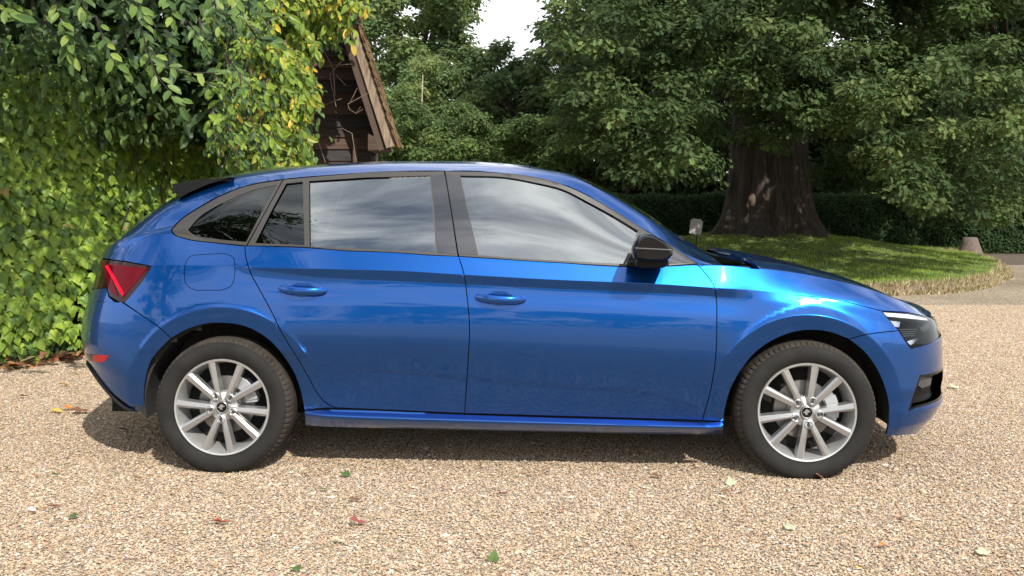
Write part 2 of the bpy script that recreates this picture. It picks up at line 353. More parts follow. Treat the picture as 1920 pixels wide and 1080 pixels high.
# ------------------------------------------------------------------ car materials
def paint_mat():
    m = mat('blue_paint', (.004, .092, .38), rough=.30, metal=.90, spec=.1)
    b = m.node_tree.nodes['Principled BSDF']; b.inputs['Coat Weight'].default_value = 1; b.inputs['Coat Roughness'].default_value = .035
    b.inputs['Coat IOR'].default_value = 1.5
    t = m.node_tree; tcn = nn(t, 'ShaderNodeTexCoord')
    n = nn(t, 'ShaderNodeTexNoise'); n.inputs['Scale'].default_value = 900; n.inputs['Detail'].default_value = 1
    t.links.new(tcn.outputs['Object'], n.inputs['Vector'])
    bp = nn(t, 'ShaderNodeBump'); bp.inputs['Strength'].default_value = .04; bp.inputs['Distance'].default_value = .001
    t.links.new(n.outputs[0], bp.inputs['Height']); t.links.new(bp.outputs[0], b.inputs['Normal'])
    # fine road dust, more of it low on the doors
    sp = nn(t, 'ShaderNodeSeparateXYZ'); t.links.new(tcn.outputs['Object'], sp.inputs[0])
    mr = nn(t, 'ShaderNodeMapRange'); t.links.new(sp.outputs[2], mr.inputs[0]); mr.inputs[1].default_value = .95; mr.inputs[2].default_value = .2
    n2 = nn(t, 'ShaderNodeTexNoise'); n2.inputs['Scale'].default_value = 9; n2.inputs['Detail'].default_value = 7; n2.inputs['Roughness'].default_value = .7
    t.links.new(tcn.outputs['Object'], n2.inputs['Vector'])
    mu = nn(t, 'ShaderNodeMath', operation='MULTIPLY'); t.links.new(mr.outputs[0], mu.inputs[0]); t.links.new(n2.outputs[0], mu.inputs[1])
    m2 = nn(t, 'ShaderNodeMath', operation='MULTIPLY'); t.links.new(mu.outputs[0], m2.inputs[0]); m2.inputs[1].default_value = .05
    df = nn(t, 'ShaderNodeBsdfDiffuse'); df.inputs[0].default_value = (.22, .20, .18, 1)
    mxs = nn(t, 'ShaderNodeMixShader'); t.links.new(m2.outputs[0], mxs.inputs[0])
    t.links.new(b.outputs[0], mxs.inputs[1]); t.links.new(df.outputs[0], mxs.inputs[2])
    t.links.new(mxs.outputs[0], t.nodes['Material Output'].inputs[0])
    return m
PAINT = paint_mat()
def glass_mat(name, tint, refl, rough=.0):
    m = bpy.data.materials.new(name); m.use_nodes = True; t = m.node_tree; t.nodes.clear(); o = nn(t, 'ShaderNodeOutputMaterial')
    tr = nn(t, 'ShaderNodeBsdfTransparent'); tr.inputs[0].default_value = (*tint, 1)
    g = nn(t, 'ShaderNodeBsdfGlossy'); g.inputs['Roughness'].default_value = rough; g.inputs[0].default_value = (.93, .97, .95, 1)
    fr = nn(t, 'ShaderNodeFresnel'); fr.inputs[0].default_value = refl
    x = nn(t, 'ShaderNodeMixShader'); t.links.new(fr.outputs[0], x.inputs[0]); t.links.new(tr.outputs[0], x.inputs[1]); t.links.new(g.outputs[0], x.inputs[2])
    t.links.new(x.outputs[0], o.inputs[0]); return m
GLASS = glass_mat('window_glass', (.50, .57, .54), 4.3)
PRIV = glass_mat('dark_window_glass', (.08, .10, .09), 1.85)
TRIM = mat('grey_window_trim', (.055, .052, .05), rough=.42, metal=.2); BLK = mat('black_plastic', (.010, .010, .011), rough=.5, spec=.15)
SAIL = mat('sail_gloss', (.03, .03, .032), rough=.03, spec=1.0); SAIL.node_tree.nodes['Principled BSDF'].inputs['IOR'].default_value = 1.75
GBLK = mat('gloss_black', (.004, .004, .005), rough=.04, spec=.38)
DARK = mat('dark_underbody', (.008, .008, .008), rough=.9)
LINER = add_noise(mat('wheel_liner', (.03, .028, .026), rough=.85), 14, .5, stretch=(3, 1, .4))
SEAT = add_noise(mat('seat_cloth', (.06, .06, .065), rough=.9), 60, .3); 
# ------------------------------------------------------------------ panels cut from the surface
def cr(pts, step=7):
    """smooth curve through photo pixels"""
    P = [np.array(p, float) for p in pts]
    if len(P) == 2: 
        n = max(1, int(np.linalg.norm(P[1]-P[0])/step)); return [tuple(P[0]+(P[1]-P[0])*i/n) for i in range(n+1)]
    out = []
    for i in range(len(P)-1):
        a = P[max(i-1, 0)]; b = P[i]; c = P[i+1]; d = P[min(i+2, len(P)-1)]
        L1 = np.linalg.norm(c-b); La = max(np.linalg.norm(b-a), 1e-6); Lc = max(np.linalg.norm(d-c), 1e-6)
        m0 = ((c-b)/L1*La+(b-a)/La*L1)/(L1+La) if i > 0 else (c-b)/L1
        m1 = ((c-b)/L1*Lc+(d-c)/Lc*L1)/(L1+Lc) if i < len(P)-2 else (c-b)/L1
        n = max(1, int(L1/step))
        for j in range(n):
            t = j/n; out.append(tuple((2*t**3-3*t*t+1)*b+(t**3-2*t*t+t)*L1*m0+(-2*t**3+3*t*t)*c+(t**3-t*t)*L1*m1))
    out.append(tuple(P[-1])); return out
def ln(*pts, step=8):
    out = []
    for a, b in zip(pts[:-1], pts[1:]): out += cr([a, b], step)[:-1]
    return out+[tuple(map(float, pts[-1]))]
VM0 = np.cumsum([0, .04, .03, .03, .10, .05, .12, .10, .08, .06, .10, .30, .08, .16, .45]); VM1 = np.cumsum([0, .04, .03, .03, .10, .05, .12, .10, .08, .06, .10, .20, .2, .45])
NS0 = [3, 3, 3, 5, 4, 7, 6, 5, 4, 6, 10, 6, 6, 10]
def v2m(v, loft): return np.interp(v, range(len(VM0 if loft == 0 else VM1)), VM0 if loft == 0 else VM1)
def m2v(m, loft): return np.interp(m, VM0 if loft == 0 else VM1, range(len(VM0 if loft == 0 else VM1)))
def uvl(*pts, step=.04, free=False):
    if free: return [(*q, 0) for q in uvl(*pts, step=step)]
    return uvl_(*pts, step=step)
def uvl_(*pts, step=.04):
    """straight runs given directly in surface coordinates"""
    out = []
    for a, b in zip(pts[:-1], pts[1:]):
        n = max(1, int(max(abs(a[0]-b[0])/step, abs(a[1]-b[1])/.34)))
        out += [('s', a[0]+(b[0]-a[0])*i/n, a[1]+(b[1]-a[1])*i/n) for i in range(n)]
    return out+[('s', *pts[-1])]
def to_uv(poly, loft):
    uv = np.zeros((len(poly), 2)); ip = [i for i, p in enumerate(poly) if p[0] != 's']
    if ip: uv[ip] = inv([poly[i][:2] for i in ip], loft)
    for i, p in enumerate(poly):
        if p[0] == 's': uv[i] = p[1:3]
    keep = [0]
    for i in range(1, len(uv)):
        a, b = uv[keep[-1]], uv[i]
        if abs(a[0]-b[0])+abs(v2m(a[1], loft)-v2m(b[1], loft)) > .0025: keep.append(i)
    if abs(uv[keep[-1]]-uv[0]).sum() < .004: keep.pop()
    to_uv.free = np.array([(len(poly[i]) == 3 and poly[i][0] != 's') or len(poly[i]) == 4 for i in keep])
    return uv[keep]
def shrink(uv, g, loft):
    if not g: return uv
    free = to_uv.free if len(to_uv.free) == len(uv) else np.zeros(len(uv), bool)
    P = surf(uv[:,0], uv[:,1], loft); N_ = normal(uv[:,0], uv[:,1], loft)
    T = np.roll(P, -1, 0)-np.roll(P, 1, 0); T /= np.linalg.norm(T, axis=1, keepdims=True)+1e-9
    D = np.cross(N_, T); M = np.stack([uv[:,0], v2m(uv[:,1], loft)], 1)
    area = .5*np.sum(M[:,0]*np.roll(M[:,1], -1)-np.roll(M[:,0], -1)*M[:,1]); D *= np.sign(area)*g
    h = .003; hv = .03; n = (LZ if loft == 0 else BZ).shape[0]-1
    Ju = (surf(uv[:,0]+h, uv[:,1], loft)-P)/h; sg = np.where(uv[:,1] > n-.1, -1, 1); Jv = (surf(uv[:,0], uv[:,1]+hv*sg, loft)-P)/(hv*sg[:,None])
    a = (Ju*Ju).sum(1); b = (Ju*Jv).sum(1); c = (Jv*Jv).sum(1); r1 = (Ju*D).sum(1); r2 = (Jv*D).sum(1); dt = a*c-b*b; dt = np.where(dt < 1e-8, 1e9, dt)
    du = (c*r1-b*r2)/dt; dv = (a*r2-b*r1)/dt
    du[free] = 0; dv[free] = 0; q = uv.copy(); q[:,0] += np.clip(du, -.02, .02); q[:,1] = np.clip(q[:,1]+np.clip(dv, -.2, .2), 0, n); q[:,0] = np.clip(q[:,0], UMIN, UMAX)
    return q
def inside(P, poly):
    x, y = P[:,0], P[:,1]; c = np.zeros(len(P), bool); n = len(poly); j = n-1
    for i in range(n):
        xi, yi = poly[i]; xj, yj = poly[j]
        if yi != yj:
            s = ((yi > y) != (yj > y)) & (x < (xj-xi)*(y-yi)/(yj-yi)+xi); c ^= s
        j = i
    return c
def pdist(P, poly):
    d = np.full(len(P), 9.); n = len(poly)
    for i in range(n):
        a = poly[i]; b = poly[(i+1) % n]; ab = b-a; t = np.clip(((P-a)@ab)/(ab@ab+1e-12), 0, 1)
        d = np.minimum(d, np.linalg.norm(P-a-t[:,None]*ab, axis=1))
    return d
def _rings():
    out = []
    for hx, hz, r1, a0 in ARCH:
        for dr in (-.005, 0., .005):
            a = np.radians(np.arange(-12, 192, 1.1)); x = hx+(r1+dr)*np.cos(a); z = hz+(r1+dr)*np.sin(a)
            _, I0, _g = plan(x); y = YS+a0+.01+np.where(np.abs(I0) < .25, I0, .25); q = np.stack(proj(np.stack([x, y, z], -1)), -1); uv = inv(q)
            P = surf(uv[:,0], uv[:,1]); rr = np.hypot(P[:,0]-hx, P[:,2]-hz); ok = np.abs(rr-r1-dr) < .03; uv = uv[ok]
            M = np.stack([uv[:,0], v2m(uv[:,1], 0)], 1); out.append((M, M))
    return out
RINGS = _rings()
CCX, CCY = WB/2, CYL                         # the car's own origin: middle of the wheelbase, on the ground
def cl(P): return np.asarray(P, float)-np.array([CCX, CCY, 0])
CAR = empty('car', tuple(l2w([CCX, CCY, 0])), (0, 0, -TH))
tag(CAR, 'blue five door hatchback with silver ten spoke wheels standing side on across the gravel', 'car')
def panel(name, poly, mt, parent=CAR, holes=(), loft=0, off=0., gap=.0022, thick=.014, du=.02, both=True, label=None, holegap=0.):
    uvs = [shrink(to_uv(poly, loft), gap, loft)]+[shrink(to_uv(h, loft), -holegap, loft) for h in holes]
    Ms = [np.stack([q[:,0], v2m(q[:,1], loft)], 1) for q in uvs]
    lo, hi = Ms[0].min(0), Ms[0].max(0)
    vl = []
    VMx = VM0 if loft == 0 else VM1
    for k in range(len(VMx)-1):
        n = NS0[k]; vl += [k+j/n for j in range(n)]+[k+.03, k+.97]
    vl.append(len(VMx)-1)
    vl = v2m(np.array(sorted(vl)), loft); vl = vl[(vl > lo[1]) & (vl < hi[1])]
    ul = np.arange(math.ceil(lo[0]/du)*du, hi[0], du)
    if len(vl) and len(ul):
        gu, gv = np.meshgrid(ul, vl); G = np.stack([gu.ravel(), gv.ravel()], 1)
        ok = inside(G, Ms[0])
        for h in Ms[1:]: ok &= ~inside(G, h)
        G = G[ok]
        if len(G):
            for q in Ms: G = G[pdist(G, q) > .005]
    else: G = np.zeros((0, 2))
    if loft == 0 and len(G) and name in ('side_panel', 'front_wing', 'front_bumper', 'rear_bumper', 'rear_door', 'front_door'):
        for ring in RINGS:
            m3 = ring[1] if True else None
            d = np.min(np.linalg.norm(G[:, None]-ring[0][None], axis=2), axis=1) if len(G)*len(ring[0]) < 4e7 else np.full(len(G), 9.)
            G = G[d > .007]
        for ring in RINGS:
            q = ring[1]; ok = inside(q, Ms[0])
            for h in Ms[1:]: ok &= ~inside(q, h)
            q = q[ok]
            if len(q): q = q[pdist(q, Ms[0]) > .004]; G = np.concatenate([G, q])
    allp = np.concatenate(Ms+[G]); edges = []; s = 0
    for q in Ms: edges += [(s+i, s+(i+1) % len(q)) for i in range(len(q))]; s += len(q)
    vo, eo, fo, ov, oe, of = delaunay_2d_cdt([Vector(p) for p in allp], edges, [], 0, 1e-6)
    vo = np.array([tuple(p) for p in vo]); fo = np.array([f for f in fo if len(f) == 3])
    cen = vo[fo].mean(1); ok = inside(cen, Ms[0])
    for h in Ms[1:]: ok &= ~inside(cen, h)
    fo = fo[ok]
    U, V = vo[:,0], m2v(vo[:,1], loft); P = surf(U, V, loft); N_ = normal(U, V, loft); 
    fn = np.cross(P[fo[:,1]]-P[fo[:,0]], P[fo[:,2]]-P[fo[:,0]]); flip = (fn*N_[fo].mean(1)).sum(1) < 0
    fo[flip] = fo[flip][:, ::-1]
    P = P+N_*off
    Fs = [fo]; Vs = [P]; Ns = [N_]; nb = len(P)
    # folded-in edge
    ec = {}
    for f in fo:
        for a, b in ((f[0], f[1]), (f[1], f[2]), (f[2], f[0])):
            if (b, a) in ec: ec[(b, a)] += 1
            else: ec[(a, b)] = ec.get((a, b), 0)+1
    be = [e for e, c in ec.items() if c == 1]
    if thick and be:
        idx = sorted({i for e in be for i in e}); mp = {k: i for i, k in enumerate(idx)}
        A = P[idx]; B = A-N_[idx]*thick; k = len(idx)
        T = []
        Vs += [A, B]
        cc = P.mean(0); nA = A-cc; nA -= (nA*N_[idx]).sum(1)[:,None]*N_[idx]; nA /= np.linalg.norm(nA, axis=1, keepdims=True)+1e-9
        Ns += [nA, nA]
        qf = np.array([(nb+mp[e[1]], nb+mp[e[0]], nb+k+mp[e[0]], nb+k+mp[e[1]]) for e in be]); Fs.append(qf)
    V_ = cl(np.concatenate(Vs)); n_ = np.concatenate(Ns)
    me = mesh_np(name, V_, Fs, mt, smooth=True, normals=n_)
    o = link(name, me, parent)
    if label: o['label'] = label
    if both:
        V2 = V_*np.array([1, -1, 1]); n2 = n_*np.array([1, -1, 1])
        me2 = mesh_np(name, V2, [f[:, ::-1] for f in Fs], mt, smooth=True, normals=n2)
        o2 = link(name, me2, both if isinstance(both, bpy.types.Object) else CAR)
        return o, o2
    return o, None
EU, ER = UMAX-.004, UMIN+.004
NG = lambda L_: [(p[0], p[1], 0.) for p in L_]
# shared lines (photo pixels)
arch_r = [(571,770),(565,740),(553,703),(533,670),(507,640),(467,615),(423,606),(387,607),(353,617),(321,634)]
arch_r2 = [(321,634),(300,655),(283,677),(273,713),(270,745),(273,780)]
arch_f = [(1356,790),(1361,760),(1371,727),(1389,695),(1418.5,659),(1454,635.5),(1492.5,622),(1519,619),(1552,622),(1592,636)]
arch_f2 = [(1592,636),(1620,659),(1644,692),(1658,724),(1666,760),(1666,790),(1661,818)]
bump_r = [(226,565),(270,594),(300,615),(321,634)]
cut_r = [(459,461),(462,488),(471,514),(485,540),(507,580),(530,627),(557,670),(580,710),(597,740),(613,757),(630,764.5)]
cut_m = [(860,481),(870,514),(876,559),(880,603),(877,687),(871,775)]
cut_f = [(1308,496),(1327,518),(1340,539),(1342.5,553),(1344,603),(1340,687),(1331,737),(1317,788)]
frame_up = [(321,431),(335,415),(374,388),(426,361),(478,344),(530,336),(635,327),(690,323),(833,320),(925,323),(1003,332),(1055,346),(1104,368),(1155,397),(1207,430),(1259,461),(1307,494)]
frame_lo = [(459,461.5),(400,455),(348,447.5),(325,438),(321,431)]
pillar = [(1356,497),(1311,465),(1259,434),(1207,403),(1155,370),(1112,349)]
bottom_d = [(630,764.5),(871,775),(1317,788)]
ur = lambda px, py: inv([(px, py)])[0]
uA = ur(1112, 349); uW = ur(1356, 497)
# --- quarter, pillars and cant rail in one pressing
body = cr([(284,499),(273,518),(233,568)])+cr([(233,568),(270,594),(300,615),(321,634)])+cr(arch_r[::-1])+ln((571,770),(575,767.5),(610,765),(630,764.5))+cr(cut_r[::-1])+\
    ln((459,461),(459,461.5))+cr(frame_lo)+cr(frame_up)+ln((1307,494),(1309,496.5),(1356,497))+cr(pillar)+uvl((uA[0]-.03, min(uA[1]+.1, 12.9)), (1.2, 12.9), (.2, 12.9), (-.25, 12.9), (-.62, 12.3), (-.78, 11.2), (-.80, 10.3))+ln((187,484),(235,490),(284,499))
flap = [(362,478),(395,476),(428,477),(438,483),(441,500),(440,520),(434,536),(420,543),(390,544.5),(362,543),(349,534),(345,515),(348,492),(353,483)]
flap_c = cr(flap+[flap[0]], 5)[:-1]
side, side2 = panel('side_panel', body, PAINT, holes=[flap_c])
panel('fuel_flap', flap_c, PAINT, parent=side, gap=.003, both=False, thick=.004)
rd, rd2 = panel('rear_door', cr(cut_r)[:-1]+cr(bottom_d[:2])[:-1]+cr(cut_m[::-1])[:-1]+cr([(860,481),(820,479.5),(740,474),(635,469.5),(570,464),(500,462),(459,461)]), PAINT)
fd, fd2 = panel('front_door', cr(cut_m)[:-1]+cr(bottom_d[1:])[:-1]+cr(cut_f[::-1])[:-1]+cr([(1308,496),(1250,499),(1181,500),(1055,493.5),(1000,490.5),(930,485.5),(860,481)]), PAINT)
panel('sill', cr([(571,771),(600,768.5),(640,768),(871,777.5),(1120,785),(1356,791.5)])+cr([(1356,791.5),(1356,817)])+uvl((ur(1356,812)[0], 0.), (ur(573,798)[0], 0.))+cr([(573,799),(571,770)]), PAINT, gap=.0015)
panel('front_wing', cr(cut_f)[:-1]+cr([(1317,788),(1356,790)])[:-1]+cr(arch_f)[:-1]+cr([(1592,636),(1612,630),(1638.5,625),(1685,620)])[:-1]+cr([(1685,620),(1653,583)])[:-1]+\
    cr([(1653,583),(1638,579),(1586,566),(1529,557),(1482,552.5)])[:-1]+NG(cr([(1482,552.5),(1456,530),(1425,505)]))[1:]+cr([(1425,505),(1391,499),(1356,497.5)])[:-1]+ln((1356,497.5),(1308,496)), PAINT)
# --- bumpers
fog = cr([(1725,703),(1712,742),(1700,779)])[:-1]
uf1 = ur(1725,703); uf0 = ur(1700,779)
fog = [('s', *p) for p in to_uv(fog, 0)]
fu, fv = fog[0][1:]; gu, gv = fog[-1][1:]
fogp = fog+uvl((gu, gv), (gu+.06, gv+.25), (UMAX-.42, gv+.35), (UMAX-.42, fv), (fu, fv))[1:-1]
fb_top = [(1592,636),(1612,630),(1638.5,625),(1685,620)]
hl_out = [(1653,583),(1704,585.5),(1740,594)]; hl_low = [(1685,620),(1695,636),(1708,654)]
hA = ur(1708,654); hB = ur(1740,594); hC = ur(1653,583)
fbump, _ = panel('front_bumper', cr(arch_f2)+uvl((ur(1661,818)[0]+.0, 0.), (EU, 0.), (EU, 7.2), (UMAX-.55, 7.2), (hA[0]+.10, hA[1]+.35))+cr([(1708,654),(1695,636),(1685,620)])+cr(fb_top[::-1]), PAINT, holes=[fogp])
rb, _ = panel('rear_bumper', cr(bump_r)[:-1]+cr(arch_r2)[:-1]+uvl((ur(273,780)[0], 0.1), (ur(250,775)[0]-.05, .9), (ER+.4, 2.0), (ER, 2.0))[:-1]+uvl((ER, 2.0), (ER, 6.86), (ur(223,566)[0]-.02, 6.86), free=True)+ln((224,566.5),(226,565)), PAINT, label='dusty blue rear bumper')
# --- tailgate, roof, windscreen, bonnet (their far sides close the body)
panel('tailgate', uvl((ER, 6.87), (ER, 14.), (-.50, 14.), (-.50, 13.0), (-.25, 12.92), (-.62, 12.32), (-.78, 11.22), (-.80, 10.3), (ur(187,484)[0]-.01, ur(187,484)[1]+.1), (-.89, ur(187,484)[1]), (-.89, ur(200,540)[1]-.02), (ur(200,540)[0]-.005, ur(200,540)[1]-.02), (ur(205,556)[0]-.007, ur(205,556)[1]-.02), (ur(223,566)[0]-.01, ur(223,566)[1]-.1), (ur(223,566)[0]-.02, 6.87), (ER, 6.87)), PAINT, gap=0)
panel('roof', uvl((uA[0]-.03, min(uA[1]+.12, 12.92)), (1.2, 12.92), (.2, 12.92), (-.25, 12.92), (-.50, 13.0), (-.50, 14.), (1.15, 14.), (1.35, 13.4), (uA[0]-.03, min(uA[1]+.12, 12.92))), PAINT, gap=.001)
WS = glass_mat('windscreen_glass', (.5, .55, .5), 1.5)
panel('windscreen', cr(pillar)[:-1]+uvl((uA[0], 12.5), (1.36, 13.4), (1.16, 14.), (2.62, 14.), (2.60, 13.), (uW[0]+.12, 12.2), (uW[0]+.01, 11.98)), WS, gap=.001, off=-.004)
bq = inv([(1653,583)], 1)[0]; bw = inv([(1425,505)], 1)[0]
bon = NG(cr([(1425,505),(1456,530),(1482,552.5)]))[:-1]+cr([(1482,552.5),(1529,557),(1586,566),(1638,579),(1653,583)])[:-1]+cr([(1653,583),(1704,586),(1736,593)])
bonnet, _ = panel('bonnet', bon+uvl((ur(1736,593)[0]+.1, 9.6), (UMAX-.5, 9.4), (EU, 9.4), (EU, 13.), (2.72, 13.), (2.45, 12.2), (bw[0]-.02, 11.2), (bw[0], bw[1])), PAINT, loft=1, gap=.0018)
# black shell just inside, so that no light comes through the joints
def shell():
    me_u = np.arange(-.86, UMAX-.02, .06); objs = []
    mb = MB()
    for loft, u0, u1, v0, v1 in ((0, UMIN+.02, RU0-.1, 4., 9.9), (0, RU0-.1, FU0+.0, 2.5, 9.9), (0, FU0, UMAX-.02, 4.2, 8.4), (1, 2.40, UMAX-.3, 9., 13.)):
        uu = np.arange(u0, u1+.05, .05); vv = np.arange(v0, v1+.01, .5)
        for sgn in (1, -1):
            U, V = np.meshgrid(uu, vv, indexing='ij'); P = surf(U, V, loft)-normal(U, V, loft)*(.020 if loft == 0 else .03); P = cl(P)
            cx = P[..., :3].copy(); P[..., 1] *= sgn
            F = []; n = len(vv)
            for i in range(len(uu)-1):
                for j in range(n-1):
                    a = P[i, j]; skip = False
                    for hx in (-CCX, WB-CCX):
                        c = (P[i,j]+P[i+1,j+1])/2
                        if math.hypot(c[0]-hx, c[2]-.3) < .40: skip = True
                    c = (P[i,j]+P[i+1,j+1])/2
                    if c[0]+CCX > 3.02 and abs(c[1]) > .3 and .2 < c[2] < .46 : skip = True
                    if c[2] > .9 and c[0]+CCX < -.2: skip = True
                    if not skip: F.append((i*n+j, (i+1)*n+j, (i+1)*n+j+1, i*n+j+1))
            mb.add(P.reshape(-1, 3), F)
    mb.box((0, 0, .25), (1.82, 1.56, .05)); mb.box((0, 0, .23), (4.0, 1.0, .06)); mb.box((1.72, 0, .32), (.24, .9, .2)); mb.box((-1.62, 0, .42), (.25, .7, .12))
    mb.box((0, 0, .42), (2.0, 1.5, .02)); mb.box((-1.4, 0, .70), (1.0, 1.3, .02)); mb.box((.92, 0, .60), (.03, 1.5, .5))
    return mb.build('underbody', DARK, CAR)
shell()
def liners():
    for hx in (0, WB):
        mb = MB(); n = 40; V = []
        for i in range(n+1):
            q = math.pi*(-.055+1.11*i/n)
            for r, y in ((.455, .062), (.380, .05), (.385, .34), (.05, .345)):
                V.append((hx+r*math.cos(q), y, max(.302+r*math.sin(q), .30 if r > .4 else 0)))
        F = [(i*4+j, (i+1)*4+j, (i+1)*4+j+1, i*4+j+1) for i in range(n) for j in range(3)]
        V = cl(V)
        for sg in (1, -1): mb = MB(); mb.add(V*np.array([1, sg, 1]), F); mb.build('wheel_arch_liner', LINER, CAR, smooth=True, auto=40)
liners()
# --- side windows, frames, pillars
q_glass = cr([(352,431),(374,406),(400,389),(440,369.5),(479,354.5),(519,346)])+ln((519,346),(490,398),(461,453.5))[1:]+cr([(461,453.5),(400,447),(360,438),(352,431)])[1:-1]
q_frame = cr([(322,431),(336,415),(375,388.5),(426,361.5),(478,344.5),(529,337)])+ln((529,337),(496,398),(461.5,460))[1:]+cr([(461.5,460),(400,454),(348,446.5),(326,438),(322,431)])[1:-1]
fr, fr2 = panel('quarter_window_frame', q_frame, TRIM, holes=[q_glass], off=-.002, gap=.0008)
panel('quarter_window_pane', q_glass, PRIV, parent=fr, off=-.008, gap=-.004, thick=0, both=fr2)
g1 = ln((537,344.5),(568,341),(571,460),(479,456),(507,400),(537,344.5), step=10)[:-1]
g2 = ln((580,340),(690,333),(806,329.5),(812,400),(818,473.5),(740,470),(640,464.5),(581,462.5),(580,340), step=10)[:-1]
rf = cr([(532,337),(635,327.6),(690,323.6),(832.5,320.6)])+ln((832.5,320.6),(858.5,480.5))[1:]+cr([(858.5,480.5),(820,478.8),(740,473.4),(635,468.8),(570,463.4),(500,461.4),(464,460.6)])[1:]+ln((464,460.6),(532,337))[1:-1]
bp1 = ln((809,329.5),(834,328),(846,400),(857,476.5),(821,474),(815,400),(809,329.5), step=10)[:-1]
rfr, rfr2 = panel('rear_window_frame', rf, TRIM, parent=rd, holes=[g1, g2], off=.0025, gap=.0008, both=rd2)
panel('rear_window_pane', g1, PRIV, parent=rd, off=-.008, gap=-.004, thick=0, both=rd2, label='small dark fixed pane')
panel('rear_window_pane', g2, GLASS, parent=rd, off=-.008, gap=-.004, thick=0, both=rd2)
panel('door_pillar_cover', bp1, SAIL, parent=rd, off=.004, gap=0, thick=.005, both=rd2)
g3 = cr([(863,329.5),(951,333),(1003,342.5),(1055,355.5),(1104,380),(1155,408),(1196,433)])+ln((1196,433),(1182,465),(1168,495))[1:]+cr([(1168,495),(1060,489.5),(1000,486),(940,482),(897,478.5)])[1:]+ln((897,478.5),(863,329.5))[1:-1]
g4 = cr([(1203,436),(1255,466),(1294,493.5)])+ln((1294,493.5),(1172,496),(1203,436))[1:-1]
ff = cr([(834.5,320.6),(925,323.6),(1003,332.6),(1055,346.6),(1104,368.6),(1155,397.6),(1207,430.6),(1259,461.8),(1307,494.5)])+cr([(1307,494.5),(1250,498.3),(1181,499.4),(1055,492.8),(1000,489.8),(930,484.8),(861,480.4)])[1:]+ln((861,480.4),(834.5,320.6))[1:-1]
bp2 = ln((836,328),(861,329.5),(878,400),(895,477.5),(860,476.5),(848,400),(836,328), step=10)[:-1]
ffr, ffr2 = panel('front_window_frame', ff, TRIM, parent=fd, holes=[g3], off=.0025, gap=.0008, both=fd2)
panel('front_window_pane', g3, GLASS, parent=fd, off=-.008, gap=-.004, thick=0, both=fd2)
panel('door_pillar_cover', bp2, SAIL, parent=fd, off=.004, gap=0, thick=.005, both=fd2)
panel('sail_cover', g4, SAIL, parent=fd, off=.005, gap=0, thick=.005, both=fd2)
# ------------------------------------------------------------------ lamps
RED = mat('red_lamp_lens', (.11, .0, .006), rough=.15, spec=.15); RED2 = mat('red_light_guide', (.9, .004, .03), rough=.3, spec=.1)
SMOKE = mat('smoked_lamp_edge', (.02, .004, .005), rough=.1, spec=.4)
CHR = mat('lamp_chrome', (.75, .77, .8), rough=.12, metal=1); CLR = mat('lamp_grey', (.10, .105, .11), rough=.25, metal=.5); STRIP = mat('lamp_white_strip', (.75, .76, .78), rough=.3)
tl_poly = ln((187,485),(235,491),(284.5,499.5),step=6)+cr([(284.5,499.5),(274,518),(233,567),(223,566)],5)[1:]+ln((223,566),(205,555),(200,540),step=6)[1:]
uT = to_uv([(200,540),(187,485)], 0)
tl_poly += uvl((uT[0][0]-.03, uT[0][1]), (-.885, uT[0][1]), (-.885, uT[1][1]), (uT[1][0], uT[1][1]))[:-1]
tl, tl2 = panel('tail_light', tl_poly, SMOKE, off=-.001, gap=.001)
panel('lamp_lens', ln((206,495),(276,504),(230,559),(206,495), step=6)[:-1], RED, parent=tl, off=.0012, gap=0, thick=.002, both=tl2)
panel('lamp_lens', ln((190,490),(199,492),(222,556),(207,546),(190,490), step=6)[:-1], RED, parent=tl, off=.0012, gap=0, thick=.002, both=tl2)
panel('light_guide', ln((198,499),(203,497),(233,549),(230,556),(198,499), step=6)[:-1], RED2, parent=tl, off=.003, gap=0, thick=.003, both=tl2)
panel('reflector', ln((176,665),(204,666.5),(197,677),(190,679),(174,677),(176,665), step=6)[:-1], mat('red_reflector', (.42,.01,.015), rough=.15), parent=rb, off=.003, gap=0, both=False)
panel('reflector_surround', ln((157,661),(176,665),(174,677),(156,676),(157,661), step=6)[:-1], GBLK, parent=rb, off=.002, gap=0, both=False)
hl_poly = ln((1653,583.5),(1704,586),(1738,593),step=6)+uvl((hB[0], hB[1]), (hB[0]+.16, hB[1]-.1), (hB[0]+.16, hA[1]+.9), (hA[0]+.06, hA[1]+.1), (hA[0], hA[1]))[1:-1]+ln((1708,654),(1696,637),(1685,619),(1653,583.5), step=6)[:-1]
LENS = glass_mat('lamp_glass', (.85, .87, .9), 1.3)
hl, hl2 = panel('headlight', hl_poly, mat('headlight_body', (.006,.006,.007), rough=.4, spec=.1), off=-.012, gap=.001)
panel('lamp_lens', hl_poly, LENS, parent=hl, off=.0, gap=.0015, thick=0, both=hl2)
panel('day_light_strip', ln((1657,585.5),(1704,588.5),(1738,596),(1741,600),(1704,596.5),(1664,593),(1657,585.5), step=6)[:-1], STRIP, parent=hl, off=-.003, gap=0, both=hl2)
panel('lamp_chrome_bezel', ln((1703,640),(1731,630),(1724,638),(1709,648),(1703,640), step=6)[:-1], CHR, parent=hl, off=-.006, gap=0, both=hl2)
panel('lamp_reflector', ln((1671,601),(1690,603),(1688,613),(1680,612),(1671,601), step=6)[:-1], CHR, parent=hl, off=-.007, gap=0, both=hl2)
panel('lamp_reflector', ln((1726,614),(1745,604),(1743,616),(1732,622),(1726,614), step=6)[:-1], CLR, parent=hl, off=-.006, gap=0, both=hl2)
for k in range(4):
    y = 617+k*4; x = 1688+k*2.6
    panel('lamp_fin', ln((x,y),(x+34-4*k,y-1),(x+34-4*k,y+.8),(x,y+1.8),(x,y), step=8)[:-1], CLR, parent=hl, off=-.006, gap=0, both=False)
